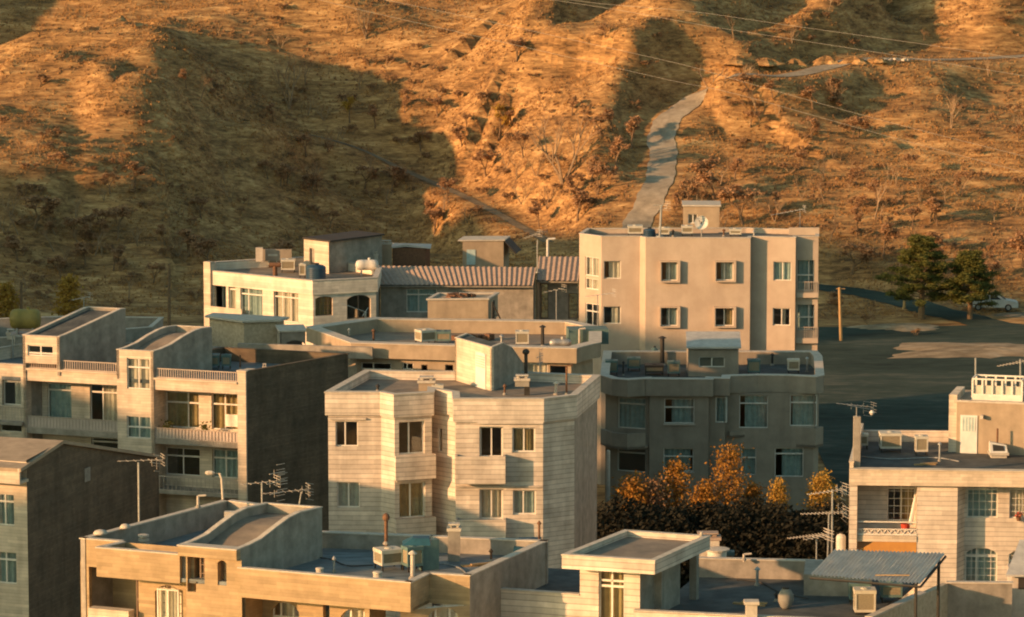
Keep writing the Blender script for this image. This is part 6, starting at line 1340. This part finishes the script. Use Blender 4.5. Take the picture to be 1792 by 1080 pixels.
# ones that can be told apart in the photograph
for a in [('fork', 507, 192, 88, 'tall pale forked shrub with a long stem in the dark hollow'), ('fork', 533, 152, 50, 'pale V shaped shrub right of the tall forked one in the hollow'), ('fork', 350, 182, 42, 'small pale forked shrub near the left edge of the dark hollow'),
          ('fork', 640, 70, 62, 'wide branching shrub on the dark slope under the upper wire'), ('fork', 940, 45, 30, 'little forked shrub between the two bright spurs'), ('fork', 1285, 72, 44, 'pale round topped shrub in the shaded gully above the track'),
          ('gold', 612, 218, 48, 'bright orange tree alone in the middle of the dark hollow', 1.1), ('russ', 657, 232, 45, 'dull tree just right of the bright orange one'), ('gold', 872, 250, 74, 'largest golden tree at the right side of the hollow', .8),
          ('russ', 708, 208, 34, 'small reddish tree below the row of shrubs', 1.1), ('russ', 765, 212, 38, 'wide reddish tree below the row of shrubs', 1.4), ('fork', 985, 325, 120, 'biggest bare tree on the lit slope left of the track', 1.2),
          ('russ', 1105, 262, 62, 'russet tree above the bend of the track', 1.2), ('russ', 1078, 300, 66, 'russet tree left of the track below the bend', 1.1), ('russ', 1045, 345, 60, 'broad russet tree above the pink block roof corner', 1.4),
          ('russ', 1010, 388, 60, 'russet tree right behind the tiled roofs', 1.3), ('russ', 548, 352, 48, 'brown tree on the terraces under the faint path', 1.1), ('russ', 205, 422, 66, 'russet tree on the lower left slope'),
          ('russ', 330, 452, 55, 'wide russet tree left of the villa', 1.6), ('russ', 60, 405, 66, 'broad russet tree on the lower left slope near the frame edge', 1.5), ('fork', 70, 275, 34, 'pale leaning shrub on the sunlit left hill'),
          ('russ', 760, 415, 52, 'brown tree behind the villa roof sheds', 1.3), ('russ', 30, 460, 50, 'dim russet tree at the left frame edge', 1.5), ('fork', 1530, 385, 70, 'pale bare tree on the right hillside'), ('russ', 1250, 350, 80, 'big russet tree on the slope right of the track', 1.3),
          ('russ', 1300, 395, 76, 'big russet tree behind the pink block roof', 1.4), ('fork', 1665, 225, 62, 'bare tree standing in the shaded patch of the right hillside'), ('fork', 1530, 215, 22, 'tiny bare shrub below the straight stretch of road'), ('fork', 1330, 215, 55, 'thin bare tree beside the shaded stretch of the track'),
          ('russ', 1545, 452, 66, 'russet tree left of the two pines', 1.2), ('russ', 1490, 480, 60, 'tangled brown tree right of the pink block', 1.5), ('russ', 1560, 500, 40, 'low brown tree behind the wooden pole', 1.3), ('russ', 1470, 555, 50, 'brown tree beside the foot of the wooden pole', 1.5), ('bush', 1520, 568, 28, 'round brown bush left of the sunlit patch by the lower road'),
          ('bush', 1603, 588, 20, 'small round orange bush below the pines'), ('russ', 1790, 470, 70, 'russet tree at the right frame edge by the pines', 1.2), ('russ', 1735, 500, 46, 'reddish bush between the right pine and the white car', 1.4), ('fork', 1305, 150, 34, 'bare bush beside the track under the wires', 1.6), ('fork', 1240, 158, 40, 'spiky bare bush at the mouth of the gully', 1.6)]:
    plant(*a[:5], wide=a[5] if len(a) > 5 else 1)
# the row of look-alike shrubs across the hollow
for x, y, h in [(648, 118, 26), (678, 122, 30), (722, 128, 26), (762, 130, 26), (683, 152, 28), (725, 152, 22), (770, 172, 24), (805, 174, 24), (848, 178, 26), (650, 160, 22), (712, 170, 22), (845, 205, 30)]:
    plant('bush', x, y, h, 'small rounded brown shrub, one of a dotted row crossing the shaded hollow')
ZN = [((0, 620), (330, 470), 34, 'rusty leafless shrub in the belt at the slope foot, left of the villa'), ((600, 1090), (310, 400), 26, 'rusty leafless shrub in the belt at the slope foot, behind the tiled roofs'), ((1190, 1792), (330, 500), 46, 'rusty leafless shrub in the belt at the foot of the right hillside'), ((1160, 1420), (170, 330), 16, 'brown shrub beside the climbing track'), 
      ((0, 280), (90, 330), 26, 'dry brown shrub on the sunlit left hill'), ((300, 640), (150, 400), 30, 'dull brown shrub in the shaded hollow left of the golden tree'), ((640, 900), (220, 400), 26, 'dull brown shrub in the hollow below the golden tree'), ((900, 1140), (110, 390), 30, 'dry brown shrub on the lit slope left of the track'),
      ((1200, 1500), (150, 400), 36, 'dry brown shrub on the lit hillside right of the track'), ((1450, 1792), (130, 480), 44, 'dry brown shrub on the far right hillside'), ((0, 360), (340, 545), 46, 'dim shrub on the shaded lower left slope'), ((380, 1000), (0, 100), 24, 'small shrub on the upper ridges above the hollow'), ((1040, 1792), (0, 100), 22, 'small shrub on the upper ridges right of the hollow')]
for (x0, x1), (y0_, y1_), n, l_ in ZN:
    for k in range(n):
        px, py = rh_.uniform(x0, x1), rh_.uniform(y0_, y1_); s_ = .7+.3*py/400
        key = rh_.choice(['russ', 'bush', 'fork'] if 'belt' in l_ else ['bush', 'bush', 'bush', 'fork', 'russ'] if 'ridges' not in l_ else ['bush', 'bush', 'fork'])
        p = hit(px, py)
        if any(min(math.hypot(p.x-q[0], p.y-q[1]) for q in r_[0][::3]) < r_[1]*.5+1.2 for r_ in ROADS): continue
        plant(key, px, py, {'bush': rh_.uniform(14, 30), 'fork': rh_.uniform(24, 46), 'russ': rh_.uniform(30, 56)}[key]*s_, l_, rh_.uniform(.9, 1.5), loc=p)
for key in PR:
    for q in PR[key][used.get(key, 0):]:
        for c_ in list(q.children): bpy.data.objects.remove(c_)
        bpy.data.objects.remove(q)
# trees that stand on the valley floor
def stand(t, px, py, z=None, Y=None):
    p = pz((px, py), z) if z is not None else pY((px, py), Y); t.location = (p.x, p.y, p.z); return t
V8m = -8.05
t = tree('golden_tree', 4.6, 'cone', 21, 'tree with yellow green autumn leaves behind the left terrace', 'tree', leaf='goldleaf', nleaf=1700, lsize=.12); stand(t, 122, 598, z=V8m); t.scale = (1.25, 1.25, 1.25)
t = tree('golden_tree', 4.4, 'cone', 22, 'yellowish tree at the left frame edge above the yellow tank', 'tree', leaf='goldleaf', nleaf=1500, lsize=.12); stand(t, 12, 600, z=V8m); t.scale = (1.25, 1.25, 1.2)
for px, py, h, s_, sd_, l_ in ((1612, 560, 7.6, 1.0, 31, 'taller green pine with a lit left side by the lower road'), (1697, 560, 6.2, 1.0, 32, 'darker pine leaning over the white car')):
    t = tree('pine_tree', h, 'pine', sd_, l_, 'pine tree', leaf='pine', nleaf=24000, lsize=.14, bark='bark'); p = hit(px, py); t.location = (p.x, p.y, p.z-.1); t.scale = (1.25, 1.25, 1)
p = hit(1582, 541); t = thing('tree_stump', p, 'short pale tree stump left of the taller pine', 'stump'); m = MB(); m.tube([(0, 0, -.2), (.03, 0, .7)], .16, 8, .13); o = m.build('trunk', MT['wood']); o.parent = t; m = MB(); m.lathe((.03, 0, .68), [(.14, 0), (.12, .05)], 10); o = m.build('cut_face', MT['wood']); o.parent = t
# autumn trees in front of the grey block
AT = [(1105, 905, 832, 1.25, 'orangeleaf', 'reddish orange tree next to the concrete post'), (1140, 905, 838, 1.1, 'russet', 'low russet tree second from the concrete post'), (1182, 905, 800, .95, 'orangeleaf', 'pointed orange tree before the lower left window'), (1232, 905, 842, 1.0, 'orangeleaf', 'small orange tree left of the tallest one'), (1275, 905, 775, 1.0, 'orangeleaf', 'tallest orange tree in front of the grey block'), (1318, 905, 845, .9, 'orangeleaf', 'small orange tree right of the tallest one'),
      (1362, 910, 838, .75, 'goldleaf', 'slim olive gold tree before the grey block'), (1437, 900, 826, 1.0, 'goldleaf', 'bright yellow tree at the corner of the grey block')]
for i, (px, py, ty, wd_, lf, l_) in enumerate(AT):
    Y = 230.5+(i % 3)*.7; top = pY((px, ty), Y); h = top.z+8.1; t = tree('autumn_tree', h, 'cone', 40+i, l_, 'tree', leaf=lf, nleaf=3600, lsize=.095); t.location = (top.x, Y, -8.1); s_ = wd_*.82; t.scale = (s_, s_, 1)
# dark hedge trees below them
for i in range(9):
    px = 1085+i*46; Y = 227.5+(i % 2)*1.2; top = pY((px, 868+(i*11 % 27)), Y); h = top.z+8.1
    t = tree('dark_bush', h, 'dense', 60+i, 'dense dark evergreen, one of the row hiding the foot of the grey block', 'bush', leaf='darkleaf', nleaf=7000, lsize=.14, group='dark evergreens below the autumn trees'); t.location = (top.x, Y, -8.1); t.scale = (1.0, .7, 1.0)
# concrete post, poles
p = pz((1064, 1000), -8); top = pY((1064, 790), 233.0); m = MB(); m.tube([(top.x, 233, -8), (top.x, 233, top.z)], .15, 10, .13); m.lathe((top.x, 233, top.z), [(.13, 0), (.1, .06), (.03, .09)], 10)
tag(m.build('concrete_post', MT['coping'], origin=(top.x, 233, -8)), 'thick pale concrete post beside the white block, lit at its top', 'post')
p = hit(1472, 598); top = pY((1469, 503), p.y); t = thing('utility_pole', p, 'plain wooden pole standing right of the pink block', 'pole'); m = MB(); m.tube([p-Vector((0, 0, .3)), top], .15, 8, .12); m.build('shaft', MT['wood'], t); m = MB(); m.tube([top+Vector((-.3, 0, -.12)), top+Vector((.5, 0, -.12))], .04, 5); m.build('crossarm', MT['wood'], t)
for px, py, ty, l_ in ((296, 602, 462, 'tall dark pole with two thin crossarms left of the villa'), (37, 600, 493, 'plain short pole beside the yellowish tree at the left')):
    p = pz((px, py), -8); top = pY((px, ty), p.y); t = thing('utility_pole', p, l_, 'pole'); m = MB(); m.tube([p, top], .16, 8, .11); m.build('shaft', MT['bark'], t); m = MB()
    if px > 100:
        for dz in (-.1, -3.0): m.tube([top+Vector((-1.5, 0, dz)), top+Vector((1.5, 0, dz))], .035, 5)
    else: m.tube([top+Vector((-.3, 0, -.1)), top+Vector((.3, 0, -.1))], .03, 5)
    m.build('crossarm', MT['wood'], t)
# overhead wires
for i, (P, l_) in enumerate((([(520, -32), (700, 5), (820, 30), (980, 65), (1190, 112), (1290, 140), (1560, 215), (1900, 300)], 'long wire crossing above the hollow, second from the top'), ([(480, -22), (600, 10), (775, 50), (960, 92), (1180, 142), (1290, 165), (1560, 240), (1900, 330)], 'lowest long wire crossing the hollow'),
        ([(830, -42), (1000, 0), (1210, 20), (1370, 43), (1620, 78), (1900, 120)], 'top wire over the right gullies'), ([(830, -20), (1060, 14), (1235, 45), (1370, 66), (1620, 105), (1900, 150)], 'second wire over the right gullies'))):
    pts = [pY(p, 372+i*1.5) for p in P]; mb = MB(); mb.tube(spline(pts, 4), .017, 4); tag(mb.build('power_line', MT['coping'], origin=pts[0]), l_, 'wire', 'overhead wires')
# mounds and rubble along the road
for i, (px, py, w_, h_, l_) in enumerate([(1285, 114, 46, 12, 'earth mound furthest left beside the straight road'), (1340, 116, 50, 11, 'flat pale earth mound second from the left'), (1390, 118, 40, 15, 'brown earth mound in the middle of the row'), (1445, 112, 44, 15, 'steep pale earth mound with a dark notch'), (1495, 111, 44, 12, 'tawny earth mound near the white rubble'), (1535, 111, 36, 8, 'last low earth mound by the road')]):
    p = hit(px, py); k = p.y/FPX; rr_ = w_*k*.55; hh_ = h_*k*.95; mb = MB(); n = 22; rnd = random.Random(i)
    rg = [(1.1, -.15), (1.0, 0), (.82, .3), (.6, .62), (.34, .87), (.12, 1)]
    for a, b in rg:
        for q in range(n): tt = 2*math.pi*q/n; j = 1+.2*math.sin(3*tt+i)+.12*math.sin(5*tt+2*i)+rnd.uniform(-.1, .1); mb.v.append((p.x+rr_*a*j*math.cos(tt), p.y+rr_*a*j*.8*math.sin(tt), p.z+hh_*b+rnd.uniform(-.05, .05)))
    for k2 in range(len(rg)-1):
        for q in range(n): u = (q+1) % n; mb.f.append((k2*n+q, k2*n+u, (k2+1)*n+u, (k2+1)*n+q))
    mb.f.append(tuple((len(rg)-1)*n+q for q in range(n))); tag(mb.build('earth_mound', MT['hill'], origin=p), l_, 'mound', 'earth mounds beside the road')
p = hit(1568, 108); mb = MB(); rnd = random.Random(4)
for k in range(14): mb.box((p.x+rnd.uniform(-1.2, 1.2), p.y+rnd.uniform(-.4, .4), p.z+rnd.uniform(.05, .25)), (rnd.uniform(.2, .6), .3, rnd.uniform(.1, .25)), rnd.random()*3)
tag(mb.build('rubble_heap', MT['coping'], origin=p), 'heap of white rubble at the roadside', 'rubble')
# low gravel banks below the pines, coloured pale to stand for sun strips
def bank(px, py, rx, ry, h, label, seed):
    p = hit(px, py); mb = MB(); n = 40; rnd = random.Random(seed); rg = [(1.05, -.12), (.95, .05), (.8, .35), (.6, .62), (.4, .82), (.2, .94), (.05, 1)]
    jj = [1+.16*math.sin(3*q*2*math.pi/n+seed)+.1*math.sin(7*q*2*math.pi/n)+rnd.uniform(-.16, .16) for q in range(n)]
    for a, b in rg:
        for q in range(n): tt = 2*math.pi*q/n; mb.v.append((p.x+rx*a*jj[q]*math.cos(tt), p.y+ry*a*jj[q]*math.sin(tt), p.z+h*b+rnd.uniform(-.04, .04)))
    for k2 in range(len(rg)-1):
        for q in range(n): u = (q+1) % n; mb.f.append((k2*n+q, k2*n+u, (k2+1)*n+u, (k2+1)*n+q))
    mb.f.append(tuple((len(rg)-1)*n+q for q in range(n))); return tag(mb.build('sun_strip_bank', MT['sun_gravel'], origin=p, smooth=True), label, 'gravel bank')
bank(1722, 616, 9.5, 5.0, .38, 'broad gravel bank coloured pale to stand for sun across the open lot', 2)
bank(1575, 575, 4.0, 2.2, .4, 'small gravel bank coloured pale for sunlight, between the wooden pole and the pines', 5)
bank(1795, 553, 4.5, 1.6, .25, 'strip of gravel coloured pale for sunlight just below the white car', 8)
# white car on the lower road
def car(px, py, rz, label):
    p = hit(px, py); t = thing('parked_car', (p.x, p.y, p.z+.12), label, 'car'); prof = [(-2.15, .35), (-2.2, .62), (-2.1, .86), (-1.55, .93), (-.95, .98), (.75, .98), (1.15, .92), (1.95, .80), (2.18, .66), (2.2, .36)]
    cab = [(-1.6, .93), (-1.1, 1.36), (-.75, 1.43), (.15, 1.42), (.45, 1.36), (1.1, .94)]
    def ext(mb, P, w0, w1):
        n = len(P); i0 = len(mb.v); zm = max(z for x, z in P); z0 = min(z for x, z in P)
        for s_ in (-1, 1): mb.v += [(x, s_*(w0+(w1-w0)*(z-z0)/(zm-z0)), z) for x, z in P]
        for k in range(n): u = (k+1) % n; mb.f.append((i0+k, i0+u, i0+n+u, i0+n+k))
        mb.f.append(tuple(range(i0, i0+n))); mb.f.append(tuple(range(i0+2*n-1, i0+n-1, -1)))
    def add(mb, nm, m_, par=None):
        o = mb.build(nm, MT[m_]); o.parent = par or t; return o
    mb = MB(); ext(mb, prof, .84, .80); ext(mb, cab, .78, .60); b = add(mb, 'body', 'white_tank'); md = b.modifiers.new('bevel', 'BEVEL'); md.width = .05; md.segments = 2; md.limit_method = 'ANGLE'
    for s_ in (-1, 1):
        mb = MB()
        for P in ([(-1.35, .98), (-1.0, 1.31), (-.35, 1.36), (-.35, .98)], [(-.27, .98), (-.27, 1.36), (.32, 1.32), (.8, .98)]):
            mb.face([(x, s_*(.785-.18*(z-.93)/.5+.012), z) for x, z in P])
        add(mb, 'side_window', 'dark')
    mb = MB(); mb.face([(.52, -.6, 1.32), (.52, .6, 1.32), (1.1, .72, .97), (1.1, -.72, .97)]); o = add(mb, 'windscreen', 'dark'); o.location.z = .015
    mb = MB(); mb.face([(-1.16, -.6, 1.32), (-1.16, .6, 1.32), (-1.58, .72, .96), (-1.58, -.72, .96)]); o = add(mb, 'rear_window', 'dark'); o.location.z = .015
    for x in (-1.35, 1.35):
        for s_ in (-1, 1):
            w_ = MB(); w_.lathe((0, 0, 0), [(.2, -.09), (.30, -.1), (.32, -.06), (.32, .06), (.30, .1), (.2, .09)], 20); o = add(w_, 'wheel', 'dark'); o.location = (x, s_*.76, .31); o.rotation_euler = (math.pi/2, 0, 0); w_ = MB(); w_.lathe((0, 0, 0), [(.19, -.108), (.19, .108)], 14); rim = w_.build('rim', MT['metal']); rim.parent = o
    for s_ in (-1, 1):
        mb = MB(); mb.box((2.17, s_*.6, .66), (.08, .3, .13)); add(mb, 'headlight', 'coping'); mb = MB(); mb.box((-2.16, s_*.62, .74), (.08, .26, .13)); add(mb, 'tail_light', 'red')
    mb = MB(); mb.box((2.2, 0, .42), (.1, 1.5, .14)); add(mb, 'bumper', 'cooler'); mb = MB(); mb.box((-2.2, 0, .42), (.1, 1.5, .14)); add(mb, 'bumper', 'cooler')
    t.rotation_euler.z = rz; return t
car(1738, 545, -.12, 'white saloon car parked on the lower road by the pines')
# ---------------------------------------------------------------- grass and scrub too many to count
def scatter(name, n, x0, x1, y0, y1, hmin, hmax, wid, m, seed, dens, blades=5, lean=.5):
    r = np.random.RandomState(seed); x = r.uniform(x0, x1, n*3); y = r.uniform(y0, y1, n*3)
    vis = np.abs(x) < y*.136+2; d = dens(x, y)*vis; keep = r.rand(len(x)) < d; x, y = x[keep][:n], y[keep][:n]
    ok = np.ones(len(x), bool)
    for pts, wd in ROADS:
        A = np.array(pts)[::2]; dd = np.full(len(x), 1e9)
        for a in A: dd = np.minimum(dd, np.hypot(x-a[0], y-a[1]))
        ok &= dd > wd*.55+.2
    x, y = x[ok], y[ok]; z = hz(x, y); N = len(x); s = hmin+(hmax-hmin)*r.rand(N)**2
    V = np.zeros((N, blades, 3, 3)); 
    for b in range(blades):
        a = r.rand(N)*6.28; la = r.rand(N)*lean*s; ox, oy = r.normal(0, .25, (2, N))*s
        wx, wy = np.cos(a+1.57)*wid*s, np.sin(a+1.57)*wid*s
        V[:, b, 0] = np.stack([x+ox-wx, y+oy-wy, z-.05], -1); V[:, b, 1] = np.stack([x+ox+wx, y+oy+wy, z-.05], -1); V[:, b, 2] = np.stack([x+ox+np.cos(a)*la, y+oy+np.sin(a)*la, z+s*(.6+.4*r.rand(N))], -1)
    me = bpy.data.meshes.new(name); nv = N*blades*3; me.vertices.add(nv); me.vertices.foreach_set('co', V.reshape(-1)); me.loops.add(nv); me.loops.foreach_set('vertex_index', np.arange(nv, dtype=np.int32))
    me.polygons.add(nv//3); me.polygons.foreach_set('loop_start', np.arange(0, nv, 3, dtype=np.int32)); me.polygons.foreach_set('loop_total', np.full(nv//3, 3, dtype=np.int32)); me.update(calc_edges=True); me.materials.append(MT[m])
    o = bpy.data.objects.new(name, me); COL.objects.link(o); return tag(o, kind='stuff')
o = scatter('dry_grass', 140000, -66, 72, 351, 468, .06, .22, .4, 'drygrass', 1, lambda x, y: .25+.75*(fbm(x*.12, y*.3, 3) > -.03)); tag(o, 'short dry grass tufts covering the hillside', 'grass')
o = scatter('brown_scrub', 11000, -66, 72, 349, 468, .1, .34, .3, 'brownleaf', 2, lambda x, y: .12+.9*(fbm(x*.07+7, y*.2, 3) > .05), blades=9); tag(o, 'low dark brown scrub in streaks over the hillside', 'scrub')
